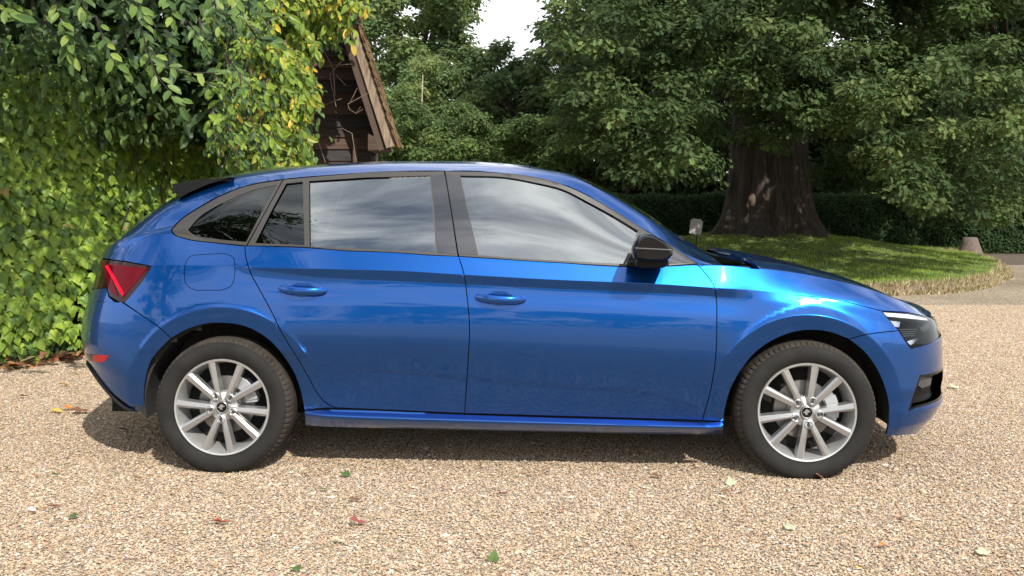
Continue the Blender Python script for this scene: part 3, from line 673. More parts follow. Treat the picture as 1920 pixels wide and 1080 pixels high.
# fog lamp recess with its surround
fo, fo2 = panel('fog_lamp_recess', fogp, BLK, parent=fbump, off=-.045, gap=-.012, thick=0, both=fbump)
fr_in = [('s', p[1], p[2]) for p in fogp]
sh = shrink(to_uv(fogp, 0), .012, 0)
panel('fog_lamp_surround', fogp, GBLK, parent=fbump, holes=[[('s', *p) for p in sh]], off=-.001, gap=.0005, thick=.05, both=fbump)
def foglamp():
    for s in (1, -1):
        c = surf(np.array([fu+.14]), np.array([fv-.55]))[0]; c = cl(c); c[1] *= s
        mb = MB(); mb.lathe([(.0, -.002), (.03, .0), (.04, .008), (.044, .03)], c+np.array([-.01, .03*s, -.0]), 20); mb.build('fog_lamp', CLR, fo, smooth=True)
panel('fog_lamp', ln((1730,708),(1756,710),(1754,724),(1738,731),(1729,724),(1730,708), step=5)[:-1], CLR, parent=fo, off=-.022, gap=0, both=fo2)
panel('radiator_grille', uvl((EU, 7.25), (EU, 9.35), (UMAX-.5, 9.35), (hB[0]+.18, 9.3), (hB[0]+.18, 7.9), (UMAX-.55, 7.25), (EU, 7.25)), BLK, off=-.01)
# ------------------------------------------------------------------ black tail spoiler and rear diffuser
def spoiler():
    A = unproj(333, 342, .30); B = unproj(333, 375, .14); C = unproj(432, 331.5, .22); D = unproj(388, 347, .17)
    pts = []
    prof = lambda y, xs, zt: [(xs, zt), (xs-.002, zt-.05), ]
    V = []; rows = 9
    for i in range(rows):
        t = i/(rows-1); y = .235+(CYL-.235)*t; back = A[0]-.03*math.sin(t*math.pi/2)
        zt = A[1]+.035*t; fx = C[0]; fz = C[1]+.03*t
        V += [(fx, y, fz+.002-.012*(1-t)**3), (back, y, zt-.010*(1-t)**3), (back-.002, y, zt-.014-.045*(1-t)**2), (fx-.16, y, fz-.028), (fx, y, fz-.02)]
    V = cl(V); F = [(i*5+j, i*5+(j+1) % 5, (i+1)*5+(j+1) % 5, (i+1)*5+j) for i in range(rows-1) for j in range(5)]+[(0, 1, 2, 3, 4)]
    mb = MB(); mb.add(V, F); mb.add(V*np.array([1, -1, 1]), F)
    fin = [unproj(px, py, .2) for px, py in ((334,343),(335,372),(352,362),(388,346),(432,332.5))]; fin = [(x-CCX, z) for x, z in fin]
    mb.prism(fin, .20-CCY, .34-CCY); mb.prism(fin, CCY-.20, CCY-.34); mb.build('tail_spoiler', mat('spoiler_black', (.008, .008, .009), rough=.22, spec=.25), CAR, smooth=True, auto=25)
spoiler()
def diffuser():
    us = np.linspace(ur(262,776)[0]-.02, ER, 40); V = []
    for i, u in enumerate(us):
        t = min(1, i/16); a = surf(np.array([u]), np.array([max(.5, 2.05*t+.35*(1-t))]))[0]; n = normal(np.array([u]), np.array([2.]))[0]
        z0 = a[2]-.012-.035*min(1, t*1.5)
        V += [tuple(a+n*.003), (a[0]+n[0]*.012, a[1]+n[1]*.012, a[2]-.012), (a[0]-n[0]*.03+.02*t, a[1]-n[1]*.03, z0+.012), (a[0]-n[0]*.25, a[1]-n[1]*.2, z0+.09)]
    V = cl(V); F = [(i*4+j, (i+1)*4+j, (i+1)*4+j+1, i*4+j+1) for i in range(len(us)-1) for j in range(3)]
    mb = MB(); mb.add(V, F); mb.add(V*np.array([1, -1, 1]), F); mb.build('rear_diffuser', BLK, CAR, smooth=True, auto=50)
diffuser()
# ------------------------------------------------------------------ door handles and mirror
def handle(px0, px1, py0, py1, parent, both):
    c = [(px0+px1)/2, (py0+py1)/2]; uv = inv([c]); P = surf(uv[:,0], uv[:,1])[0]; 
    x0, z0 = unproj(px0, c[1], P[1]); x1, z1 = unproj(px1, c[1]+(py1-py0)*.1, P[1]); Lh = x1-x0; cx = (x0+x1)/2
    zt = .5*(z0+z1)+.004
    for s, par in ((1, parent), (-1, both)):
        V = []; n = 22; m = 12
        for i in range(n+1):
            t = i/n; x = x0+Lh*t; e = max(0, 1-abs(2*t-1)**5)**.5
            hz = .0195*e*(1-.10*math.sin(math.pi*t))+.0005; bulge = .038*(1-abs(2*t-1)**2.6)+.004
            zc = zt-.004*math.sin(math.pi*t)-.012*t
            for j in range(m):
                q = 2*math.pi*j/m
                yy = P[1]-bulge-.009*math.cos(q)*e; V.append((x, yy, zc+hz*math.sin(q)))
        F = [(i*m+j, i*m+(j+1) % m, (i+1)*m+(j+1) % m, (i+1)*m+j) for i in range(n) for j in range(m)]+[tuple(range(m)), tuple(n*m+j for j in range(m))[::-1]]
        V = cl(V); V[:,1] *= s; mb = MB(); mb.add(V, F)
        mb.build('door_handle', PAINT, par, smooth=True, auto=60)
        # finger scoop behind the grip
        V = []; n1, n2 = 18, 10
        for i in range(n1+1):
            for j in range(n2+1):
                a = i/n1*2-1; b = j/n2*2-1; r = min(1, math.hypot(a, b)); x = cx-.005+a*Lh*.27; z = zt-.010+b*.036
                V.append((x, P[1]-.0025+.016*b*(1-r*r)*(1 if b < 0 else .1)+.001*(r > .99), z))
        V = cl(V); V[:,1] *= s; F = [(i*(n2+1)+j, (i+1)*(n2+1)+j, (i+1)*(n2+1)+j+1, i*(n2+1)+j+1) for i in range(n1) for j in range(n2) if math.hypot((i+.5)/n1*2-1, (j+.5)/n2*2-1) < 1]
        if s == 1: mb = MB(); mb.add(V, F); mb.build('handle_scoop', PAINT, par, smooth=True)
handle(521.5, 615, 530, 552, rd, rd2); handle(889, 987, 546, 568, fd, fd2)
def mirror():
    for s, par in ((1, fd), (-1, fd2)):
        yb = .045; yo = -.185                     # from the door skin outwards
        def P(px, py, y): x, z = unproj(px, py, y); return np.array([x, y, z])
        ring = [(1187,484),(1184,468),(1189,452),(1199,441),(1216,439),(1235,446),(1250,458),(1260,468),(1259,478),(1252,486),(1230,488),(1205,487)]
        ring = cr(ring+[ring[0]], 6)[:-1]; c = np.mean(ring, 0); n = len(ring); V = []
        secs = [(-.225, .80), (-.215, .92), (-.19, .99), (-.14, 1.0), (-.08, .97), (-.05, .88), (-.04, .5)]
        for y, k in secs:
            for p in ring:
                q = c+(np.array(p)-c)*k; a = P(*(c+(np.array(p)-c)), -.14); ac = P(*c, -.14); w_ = ac+(a-ac)*k; w_[1] = y; V.append(w_)
        F = [(i*n+j, i*n+(j+1) % n, (i+1)*n+(j+1) % n, (i+1)*n+j) for i in range(len(secs)-1) for j in range(n)]+[tuple(range(n))[::-1], tuple((len(secs)-1)*n+j for j in range(n))]
        V = cl(V); V[:,1] *= s; mb = MB(); mb.add(V, F); ho = mb.build('door_mirror', GBLK, par, smooth=True, auto=40)
        mb = MB()
        for (a0, a1, b0, b1, y0, y1) in ((1190, 1250, 482, 501, -.16, -.02), (1178, 1248, 492, 502, -.04, .06)):
            pts = [unproj(a0, b1-3, -.10), unproj(a0+4, b0, -.10), unproj(a1, b0, -.10), unproj(a1+2, b1-5, -.10), unproj(a1-10, b1, -.10), unproj(a0+8, b1, -.10)]
            pts = [(x-CCX, z) for x, z in pts]; mb.prism(pts, (y0-CCY)*s, (y1-CCY)*s)
        mb.build('mirror_foot', BLK, ho, bevel=.006)
        mb = MB(); pts = [unproj(px, py, -.2) for px, py in ((1190,463.5),(1258,467),(1258,469.5),(1190,466))]; pts = [(x-CCX, z) for x, z in pts]
        mb.prism(pts, (-.232-CCY)*s, (-.14-CCY)*s); mb.build('indicator_strip', CLR, ho, bevel=.001)
mirror()
# ------------------------------------------------------------------ wheels
ALLOY = mat('alloy_silver', (.52, .52, .52), rough=.30, metal=.8); ALLOY2 = add_noise(mat('alloy_dusty', (.50, .50, .49), rough=.42, metal=.55), 12, .12)
RUB = add_noise(mat('tyre_rubber', (.020, .019, .018), rough=.8, spec=.25), 9, .35, .15, detail=8, dist=.002); TREAD = add_noise(mat('tread_dusty', (.052, .044, .036), rough=.9, spec=.2), 14, .35)
STEEL = mat('brake_steel', (.30, .29, .28), rough=.4, metal=.8); CAL = mat('caliper_alloy', (.42, .43, .44), rough=.5, metal=.4)
def wheel(hx, base_deg, y0=-.015, hz=.302, flip=1, rear=True):
    C = np.array([hx-CCX, (y0-CCY), hz]); R = .316
    # barrel and lip: the part everything else hangs on
    mb = MB(); prof = [(.2145, .006), (.2180, .0), (.2190, .004), (.2195, .012)]
    lip = [(.221, .014), (.2215, .004), (.2185, -.001), (.2120, .001), (.2085, .010), (.2040, .030), (.1960, .060), (.188, .12), (.19, .19), (.20, .19), (.22, .17)]
    mb.lathe([(r, a) for r, a in lip], C, 96, closed=True); wo = mb.build('wheel', ALLOY2, CAR, smooth=True, auto=30)
    # tyre
    mb = MB(); tp = [(.2195, .014), (.2225, .002), (.236, -.010), (.256, -.0165), (.276, -.016), (.291, -.009), (.3, .001), (.3065, .011), (.3115, .024), (.3145, .040), (.316, .07), (.316, .13), (.3145, .165), (.3075, .185), (.29, .20), (.25, .21), (.22, .19)]
    n = 76*4; V = []; m = len(tp)
    for i in range(n):
        q = 2*math.pi*i/n
        for j, (r, a) in enumerate(tp):
            q2 = q
            if 6 <= j <= 9 and i % 4 == 0: r = r-(.0075 if j in (7, 8) else .003)
            x, z = r*math.cos(q2), r*math.sin(q2)
            z = max(z, -.2995-.0)
            V.append((C[0]+x, C[1]+a, C[2]+z))
    F = [(i*m+j, ((i+1) % n)*m+j, ((i+1) % n)*m+j+1, i*m+j+1) for i in range(n) for j in range(m-1)]
    mb.add(V, F); ty = mb.build('tyre', RUB, wo, smooth=True, auto=35)
    ty.data.materials.append(TREAD)
    for k, p in enumerate(ty.data.polygons): p.material_index = 1 if 6 <= (k % (m-1)) <= 13 else 0
    # spokes
    for k in range(5):
        cdeg = base_deg+72*k
        for sd in (-1, 1):
            q = math.radians(cdeg+sd*16.8); mb = MB()
            d = np.array([math.cos(q), 0, math.sin(q)]); e = np.array([-math.sin(q), 0, math.cos(q)])*sd
            V = []
            for r, w0, y, dp in ((.030, .012, .012, .03), (.062, .0125, .006, .034), (.10, .0135, .004, .038), (.15, .0150, .0035, .04), (.19, .0165, .003, .04), (.2125, .0175, .0025, .03)):
                sh_ = -.006*(1-r/.21)
                base = C+d*r+e*sh_
                for ww, yy in ((-w0-.003, y+dp), (-w0, y+.007), (-w0*.35, y+.0), (w0, y+.003), (w0+.004, y+dp)):
                    V.append(base+e*ww+np.array([0, yy, 0]))
            F = [(i*5+j, i*5+j+1, (i+1)*5+j+1, (i+1)*5+j) for i in range(5) for j in range(4)]+[(0, 1, 2, 3, 4), (25, 26, 27, 28, 29)]
            mb.add(V, F); mb.build('spoke', ALLOY, wo)
        # cup and nut
        q = math.radians(cdeg); nc = C+np.array([math.cos(q), 0, math.sin(q)])*.056
        mb = MB(); hexa = 6; mb.lathe([(.0185, .03), (.0195, .004), (.0165, .002), (.0150, .008), (.0145, .022), (.0, .024)], nc, 6 if False else 16); mb.build('nut_cup', ALLOY, wo, smooth=True, auto=35)
        mb = MB(); mb.lathe([(.0, .006), (.0070, .006), (.0095, .009), (.0098, .024)], nc, 6); mb.build('wheel_nut', mat('nut_grey', (.10, .10, .11), rough=.35, metal=.6) if k == 0 and 'nut_grey' not in bpy.data.materials else bpy.data.materials['nut_grey'], wo)
    mb = MB(); mb.lathe([(.0, .012), (.03, .013), (.045, .018), (.066, .03), (.07, .05)], C, 40); mb.build('hub_face', ALLOY2, wo, smooth=True, auto=40)
    mb = MB(); mb.lathe([(.0, .0045), (.022, .0045), (.0265, .0035), (.0285, .006), (.029, .016)], C, 32); cap = mb.build('hub_cap', GBLK, wo, smooth=True, auto=30)
    # winged arrow badge in a ring
    mb = MB(); mb.lathe([(.0235, .0035), (.0255, .0028), (.0268, .0036), (.0262, .005)], C, 32)
    ar = [(-.019, -.002), (-.010, -.002), (-.006, -.010), (.004, -.010), (.001, -.004), (.004, .0), (.012, .002), (.015, .008), (.006, .007), (.010, .013), (.000, .011), (.002, .017), (-.007, .012), (-.012, .004)]
    mb.prism([(C[0]+a, C[2]+b) for a, b in ar], C[1]+.002, C[1]+.0046)
    mb.build('badge', ALLOY, cap)
    # brake
    mb = MB(); mb.lathe([(.045, .058), (.07, .075), (.132, .078), (.134, .09), (.07, .09)], C, 48); mb.build('brake_disc', STEEL, wo, smooth=True, auto=30)
    mb = MB(); mb.lathe([(.05, .105), (.19, .11), (.195, .125)], C, 40); mb.build('brake_backplate', DARK, wo, smooth=True)
    ang = 8 if not rear else 32; mb = MB()
    for da, r0, r1, yy in ((0, .095, .150, .055), (6, .10, .155, .047)):
        pts = []
        for i in range(9): q = math.radians(ang-26+da+(52-2*da)*i/8); pts.append((C[0]+r1*math.cos(q), C[2]+r1*math.sin(q)))
        for i in range(8, -1, -1): q = math.radians(ang-26+da+(52-2*da)*i/8); pts.append((C[0]+r0*math.cos(q), C[2]+r0*math.sin(q)))
        mb.prism(pts, C[1]+yy, C[1]+.1)
    mb.build('brake_caliper', CAL, wo, bevel=.003)
    mb = MB(); q = math.radians(base_deg+18); mb.tube([C+np.array([.197*math.cos(q), .012, .197*math.sin(q)]), C+np.array([.172*math.cos(q), .008, .172*math.sin(q)])], .004, 8); mb.build('tyre_valve', BLK, wo)
    return wo
w1 = wheel(0., 48.5, rear=True); w2 = wheel(WB, 62.5, rear=False, hz=.3)
for w_ in (w1, w2):                          # the far pair, turned round
    c = w_.copy(); COL.objects.link(c)
    ax = (0 if w_ is w1 else WB)-CCX
    c.parent = CAR; c.location = (2*ax, 0, 0); c.rotation_euler = (0, 0, math.pi)
    for ch in w_.children:
        if ch.name.startswith(('tyre.', 'tyre')) and not ch.name.startswith('tyre_valve'):
            d = ch.copy(); COL.objects.link(d); d.parent = c
# ------------------------------------------------------------------ cabin
def cabin():
    mb = MB(); 
    for x in (.02, .98):
        pass
    for (x, y) in ((.62, -.38), (.62, .38)):                # front seats (car coordinates, x forward)
        V = MB(); V.box((x-.10, y, .50), (.5, .48, .16)); s = V.build('seat', SEAT, CAR, bevel=.05)
        R = Matrix.Rotation(math.radians(-20), 3, 'Y')
        V = MB(); V.box((x-.43, y, .82), (.13, .46, .60), R); V.build('backrest', SEAT, s, bevel=.05)
        V = MB(); V.box((x-.53, y, 1.17), (.09, .26, .18), R); V.build('head_rest', SEAT, s, bevel=.035)
    V = MB(); V.box((-.38, 0, .52), (.5, 1.25, .18)); s = V.build('seat', SEAT, CAR, bevel=.05)
    R = Matrix.Rotation(math.radians(-18), 3, 'Y'); V = MB(); V.box((-.70, 0, .82), (.12, 1.22, .56), R); V.build('backrest', SEAT, s, bevel=.05)
    for y in (-.38, .38): V = MB(); V.box((-.80, y, 1.12), (.08, .24, .14), R); V.build('head_rest', SEAT, s, bevel=.03)
    V = MB(); V.prism([(.62+.30, .62), (.62+.22, .86), (.62+.30, .90), (1.05, .895), (1.12, .62)], -.70, .70); V.build('dashboard', mat('dash_grey', (.03, .03, .032), rough=.7), CAR, bevel=.03)
    C = np.array([.62+.12, -.38, .90]); V = MB(); q = math.radians(28); ring = []
    ax = np.array([math.cos(q), 0, -math.sin(q)]); b = np.array([0, 1., 0]); c = np.cross(ax, b)
    pts = [C+.18*(math.cos(a)*b+math.sin(a)*c) for a in np.linspace(0, 2*math.pi, 33)]
    V.tube(pts, .015, 8, cap=False); V.box(C, (.05, .14, .12)); V.box(C+c*.0, (.03, .34, .04)); V.tube([C, C+ax*.3], .03, 8); V.build('steering_wheel', BLK, CAR, smooth=True, auto=40)
    V = MB(); V.prism([(-1.25+.25, .9), (-.75, .92), (-.75, .94), (-1.0, .92)], -.55, .55); V.build('parcel_shelf', DARK, CAR)
    # headlining
    uu = np.arange(-.3, 1.25, .1); V = MB(); P = []
    for u in uu:
        for v in (12.6, 13., 13.5, 14.): 
            a = cl(surf(np.array([u]), np.array([v]))[0]); P.append((a[0], a[1], a[2]-.035))
    P = np.array(P); F = [(i*4+j, (i+1)*4+j, (i+1)*4+j+1, i*4+j+1) for i in range(len(uu)-1) for j in range(3)]
    V.add(P, F); V.add(P*np.array([1, -1, 1]), F); V.build('headlining', mat('headlining_cloth', (.45, .44, .42), rough=.9), CAR, smooth=True)
cabin()
# wipers and cowl
mb = MB(); a = cl(surf(np.array([2.42]), np.array([12.]))[0])
for s in (1, -1):
    mb.box((1.06, s*.33, .915), (.22, .62, .03))
mb.tube([(1.03, -.60, .94), (1.00, -.3, .955), (.99, .05, .965)], .010, 6); mb.tube([(1.08, .1, .94), (1.0, .4, .965), (1.0, .65, .95)], .010, 6)
mb.build('cowl_and_wipers', BLK, CAR)
# ================================================================== the place
def smoothstep(a, b, x): t = np.clip((x-a)/(b-a), 0, 1); return t*t*(3-2*t)
# ---- ground sheet
def gravel_ground():
    m = mat('gravel_ground', (.40, .33, .25), rough=.9); t = m.node_tree; b = t.nodes['Principled BSDF']; lk = t.links.new
    tcn = nn(t, 'ShaderNodeTexCoord'); vo = nn(t, 'ShaderNodeTexVoronoi'); vo.inputs['Scale'].default_value = 55; lk(tcn.outputs['Object'], vo.inputs['Vector'])
    sp = nn(t, 'ShaderNodeSeparateColor'); lk(vo.outputs['Color'], sp.inputs[0])
    r = nn(t, 'ShaderNodeValToRGB'); lk(sp.outputs[0], r.inputs[0]); r.color_ramp.interpolation = 'CONSTANT'
    cols = [(0, (.40,.29,.18)), (.2, (.52,.42,.29)), (.45, (.62,.53,.40)), (.62, (.30,.25,.20)), (.76, (.50,.36,.22)), (.9, (.74,.69,.58))]
    e = r.color_ramp.elements; e[0].position = 0; e[0].color = (*cols[0][1], 1); e[1].position = cols[1][0]; e[1].color = (*cols[1][1], 1)
    for p, c in cols[2:]: q = e.new(p); q.color = (*c, 1)
    n = nn(t, 'ShaderNodeTexNoise'); n.inputs['Scale'].default_value = .55; n.inputs['Detail'].default_value = 5; lk(tcn.outputs['Object'], n.inputs['Vector'])
    mr = nn(t, 'ShaderNodeMapRange'); lk(n.outputs[0], mr.inputs[0]); mr.inputs[1].default_value = .3; mr.inputs[2].default_value = .7; mr.inputs[3].default_value = .54; mr.inputs[4].default_value = .80
    mu = nn(t, 'ShaderNodeMix', data_type='RGBA', blend_type='MULTIPLY'); mu.inputs['Factor'].default_value = 1; lk(r.outputs[0], mu.inputs['A']); lk(mr.outputs[0], mu.inputs['B'])
    lk(mu.outputs['Result'], b.inputs['Base Color'])
    bp = nn(t, 'ShaderNodeBump'); bp.inputs['Strength'].default_value = .8; bp.inputs['Distance'].default_value = .012; bp.invert = True
    lk(vo.outputs['Distance'], bp.inputs['Height']); lk(bp.outputs[0], b.inputs['Normal']); return m
me = mesh_np('gravel_drive', [(-120,-90,0),(120,-90,0),(120,160,0),(-120,160,0)], [[(0,1,2,3)]], gravel_ground()); tag(link('gravel_drive', me), kind='structure')
# ---- loose stones near the viewer: two tiles of pebbles laid out by geometry nodes
def pebble_tile(name, seed):
    r = np.random.default_rng(seed); n = 19000
    ph = (1+5**.5)/2; ico = np.array([(-1,ph,0),(1,ph,0),(-1,-ph,0),(1,-ph,0),(0,-1,ph),(0,1,ph),(0,-1,-ph),(0,1,-ph),(ph,0,-1),(ph,0,1),(-ph,0,-1),(-ph,0,1)])/np.linalg.norm([1, ph])
    fc_ = np.array([(0,11,5),(0,5,1),(0,1,7),(0,7,10),(0,10,11),(1,5,9),(5,11,4),(11,10,2),(10,7,6),(7,1,8),(3,9,4),(3,4,2),(3,2,6),(3,6,8),(3,8,9),(4,9,5),(2,4,11),(6,2,10),(8,6,7),(9,8,1)])
    ico = np.array([(1,0,0),(0,1,0),(-1,0,0),(0,-1,0),(.25,.2,.95),(-.25,-.2,.9),(0,0,-.8)]); fc = np.array([(0,1,4),(1,2,4),(2,5,4),(2,3,5),(3,0,5),(0,4,5),(1,0,6),(2,1,6),(3,2,6),(0,3,6)])
    s = r.uniform(.0026, .0056, n)*(1+.7*(r.random(n) < .05)); sc3 = np.stack([s*r.uniform(.9, 1.5, n), s*r.uniform(.7, 1.1, n), s*r.uniform(.45, .8, n)], 1)
    q = r.normal(size=(n, 3, 3)); Q, _ = np.linalg.qr(q)
    tilt = np.eye(3)[None]+.35*(r.random((n, 3, 3))-.5); a = r.uniform(0, 6.28, n); Rz = np.zeros((n, 3, 3)); Rz[:,0,0] = np.cos(a); Rz[:,0,1] = -np.sin(a); Rz[:,1,0] = np.sin(a); Rz[:,1,1] = np.cos(a); Rz[:,2,2] = 1
    jit = 1+.22*(r.random((n, 7, 1))-.5)*2
    V = (ico[None]*jit)*sc3[:, None]; V = np.einsum('nij,nkj->nki', np.einsum('nij,njk->nik', Rz, tilt), V)
    pos = np.stack([r.uniform(0, 1, n), r.uniform(0, 1, n), s*.35+r.uniform(0, .005, n)], 1); V = V+pos[:, None]
    F = (np.arange(n)[:, None, None]*7+fc[None]).reshape(-1, 3)
    pal = np.array([(.62,.50,.35),(.72,.62,.48),(.50,.37,.24),(.56,.42,.27),(.78,.72,.62),(.36,.31,.27),(.46,.41,.36),(.66,.52,.34),(.44,.28,.18),(.84,.80,.72)])
    w_ = np.array([.18,.17,.12,.14,.10,.07,.08,.08,.03,.03]); c = pal[r.choice(10, n, p=w_/w_.sum())]*r.uniform(.70, 1.0, (n, 1))*np.array([.90, .845, .80]); c = np.clip(c, 0, .8)
    m = bpy.data.materials.get('pebbles')
    if not m:
        m = mat('pebbles', (.5,.4,.3), rough=.72, spec=.35); at = nn(m.node_tree, 'ShaderNodeAttribute', attribute_name='tint'); m.node_tree.links.new(at.outputs['Color'], m.node_tree.nodes['Principled BSDF'].inputs['Base Color'])
    return mesh_np(name, V.reshape(-1, 3), F, m, col=np.repeat(c, 7, 0))
def gravel_stones():
    tiles = []
    for k in range(2):
        tiles.append(pebble_tile('pebble_tile', 11+k))
    ng = bpy.data.node_groups.new('lay_pebbles', 'GeometryNodeTree'); ng.interface.new_socket('Geometry', in_out='INPUT', socket_type='NodeSocketGeometry'); ng.interface.new_socket('Geometry', in_out='OUTPUT', socket_type='NodeSocketGeometry')
    gi = nn(ng, 'NodeGroupInput'); go = nn(ng, 'NodeGroupOutput'); lk = ng.links.new
    # the base mesh of the object carries both tiles; islands split by an attribute, then instanced on a lattice
    pts = []; 
    base = tiles
    # one mesh holding tile A then tile B; attribute 'which' on points, plus lattice points flagged 2
    def arr(me):
        n = len(me.vertices); co = np.zeros(n*3, np.float32); me.vertices.foreach_get('co', co); f = np.zeros(len(me.polygons)*3, np.int32); me.polygons.foreach_get('vertices', f)
        c = np.zeros(n*4, np.float32); me.color_attributes['tint'].data.foreach_get('color', c); return co.reshape(-1, 3), f.reshape(-1, 3), c.reshape(-1, 4)[:, :3]
    Va, Fa, Ca = arr(tiles[0]); Vb, Fb, Cb = arr(tiles[1])
    lat = []
    for iy in range(2, 12):
        half = int(iy*.60)+2
        for ix in range(-half, half): lat.append((ix+.5, iy+.5, 0.0))
    lat = np.array(lat); V = np.concatenate([Va-[.5,.5,0], Vb-[.5,.5,0], lat]); F = np.concatenate([Fa, Fb+len(Va)])
    C = np.concatenate([Ca, Cb, np.ones((len(lat), 3))]); me = mesh_np('gravel_stones', V, F, bpy.data.materials['pebbles'], col=C)
    a = me.attributes.new('which', 'INT', 'POINT'); a.data.foreach_set('value', np.concatenate([np.zeros(len(Va)), np.ones(len(Vb)), np.full(len(lat), 2)]).astype(np.int32))
    o = link('gravel_stones', me); tag(o, 'tan and cream pebbles covering the drive around the blue car', 'gravel', kind='stuff')
    na = nn(ng, 'GeometryNodeInputNamedAttribute', data_type='INT'); na.inputs[0].default_value = 'which'
    def cmp(v):
        c = nn(ng, 'FunctionNodeCompare', data_type='INT', operation='EQUAL'); lk(na.outputs['Attribute'], c.inputs[2]); c.inputs[3].default_value = v; return c
    outs = []
    for v in (0, 1, 2):
        s = nn(ng, 'GeometryNodeSeparateGeometry', domain='POINT'); lk(gi.outputs[0], s.inputs[0]); lk(cmp(v).outputs[0], s.inputs[1]); outs.append(s)
    rnd = nn(ng, 'FunctionNodeRandomValue', data_type='INT'); rnd.inputs['Min'].default_value = 0; rnd.inputs['Max'].default_value = 1
    rr = nn(ng, 'FunctionNodeRandomValue', data_type='INT'); rr.inputs['Min'].default_value = 0; rr.inputs['Max'].default_value = 3; rr.inputs['Seed'].default_value = 5
    ml = nn(ng, 'ShaderNodeMath', operation='MULTIPLY'); ml.inputs[1].default_value = math.pi/2; lk(rr.outputs[2], ml.inputs[0])
    cx = nn(ng, 'ShaderNodeCombineXYZ'); lk(ml.outputs[0], cx.inputs[2])
    mp = nn(ng, 'GeometryNodeMeshToPoints'); lk(outs[2].outputs[0], mp.inputs[0])
    cA = nn(ng, 'FunctionNodeCompare', data_type='INT', operation='EQUAL'); lk(rnd.outputs[2], cA.inputs[2]); cA.inputs[3].default_value = 0
    sp = nn(ng, 'GeometryNodeSeparateGeometry', domain='POINT'); lk(mp.outputs[0], sp.inputs[0]); lk(cA.outputs[0], sp.inputs[1])
    jn = nn(ng, 'GeometryNodeJoinGeometry')
    for k in (0, 1):
        ip = nn(ng, 'GeometryNodeInstanceOnPoints'); lk(sp.outputs[k], ip.inputs['Points']); lk(outs[k].outputs[0], ip.inputs['Instance']); lk(cx.outputs[0], ip.inputs['Rotation']); lk(ip.outputs[0], jn.inputs[0])
    lk(jn.outputs[0], go.inputs[0])
    md = o.modifiers.new('lay', 'NODES'); md.node_group = ng
gravel_stones()
# ------------------------------------------------------------------ leaves
def mirror_outline(pts): return pts+[(-x, y, z) for x, y, z in pts[::-1] if x > 0]
def fan(outl, centre):
    V = [centre]+outl; n = len(outl); return np.array(V, float), np.array([(0, 1+i, 1+(i+1) % n) for i in range(n)])
IVY = fan(mirror_outline([(0, .08, -.03), (.20, -.04, -.03), (.40, .06, -.08), (.55, .36, -.14), (.33, .44, -.05), (.24, .66, -.06), (0, 1., -.14)]), (0, .33, .03))
_e = [(0,0,0),(0,.33,-.0),(0,.68,-.02),(0,1,-.10)]; _s = [(.15,.18,.05),(.21,.45,.07),(.17,.78,.03)]
ELL = (np.array(_e+_s+[(-x, y, z) for x, y, z in _s]), np.array([(0,4,1),(4,5,1),(5,2,1),(5,6,2),(6,3,2),(0,1,7),(7,1,8),(8,1,2),(8,2,9),(9,2,3)]))
OAKL = fan(mirror_outline([(0, 0, 0), (.22, .30, .04), (.14, .43, .02), (.31, .70, .04), (0, 1., -.06)]), (0, .5, -.03))
KITE = (np.array([(0,0,0),(.30,.45,.05),(0,1,-.05),(-.30,.45,.05)]), np.array([(0,1,2),(0,2,3)]))
DIA = (np.array([(0,0,0),(.26,.35,.05),(.24,.7,.04),(0,1,-.05),(-.24,.7,.04),(-.26,.35,.05)]), np.array([(0,1,5),(1,2,4),(1,4,5),(2,3,4)]))
def unit(v): return v/(np.linalg.norm(v, axis=-1, keepdims=True)+1e-9)
def basis(nrm, tip):
    """rows: right, tip, normal"""
    n = unit(nrm); y = tip-(tip*n).sum(-1, keepdims=True)*n; y = unit(y); x = np.cross(y, n); return np.stack([x, y, n], -2)
def leaf_mesh(name, tpl, pos, B, size, tint, mt):
    T, F = tpl; n = len(pos); V = np.einsum('kj,nji->nki', T, B)*np.asarray(size).reshape(-1, 1, 1)+pos[:, None]
    Fa = (np.arange(n)[:, None, None]*len(T)+F[None]).reshape(-1, 3)
    return mesh_np(name, V.reshape(-1, 3), Fa, mt, col=np.repeat(tint, len(T), 0))
LEAF = leaf_mat('ivy_leaf', .42, .28, .35); WAXY = leaf_mat('waxy_leaf', .42, .28, .28); DULL = leaf_mat('tree_leaf', .6, .32, .12)
def single_leaves(name, tpl, pos, B, size, tint, mt, parent, origin, nvar=16):
    """separate leaf objects sharing a few meshes"""
    order = np.argsort(tint.sum(1)); grp = np.array_split(order, nvar); k = 0
    for g in grp:
        if not len(g): continue
        c = tint[g].mean(0); me = mesh_np(name, tpl[0], tpl[1], mt, col=np.tile(c, (len(tpl[0]), 1)))
        for i in g:
            M = np.eye(4); M[:3,:3] = (B[i]*size[i]).T; M[:3,3] = pos[i]-origin
            o = link(name, me, parent); o.matrix_local = Matrix(M.tolist())
def rcol(base, n, var=.25, r=rng, hue=.08):
    base = np.array(base, float); k = r.uniform(1-var, 1+var, (n, 1)); h = 1+r.uniform(-hue, hue, (n, 3)); return np.clip(base*k*h, .002, .8)
def pick(cols, p, n, var=.2, r=rng):
    cols = np.array(cols, float); c = cols[r.choice(len(cols), n, p=np.array(p)/np.sum(p))]; return np.clip(c*r.uniform(1-var, 1+var, (n, 1)), .002, .85)
def thing(name, label, cat, loc, group=None): o = empty(name, tuple(loc)); tag(o, label, cat, group); return o
def part(name, me, parent, origin, kind=None):
    me.transform(Matrix.Translation(-Vector(origin))); o = link(name, me, parent); tag(o, kind=kind); return o
BARK = add_noise(mat('bark', (.078, .060, .046), rough=.95), 3.5, .55, 1., detail=10, stretch=(5, 5, .5), dist=.12, dark=(.028, .022, .018))
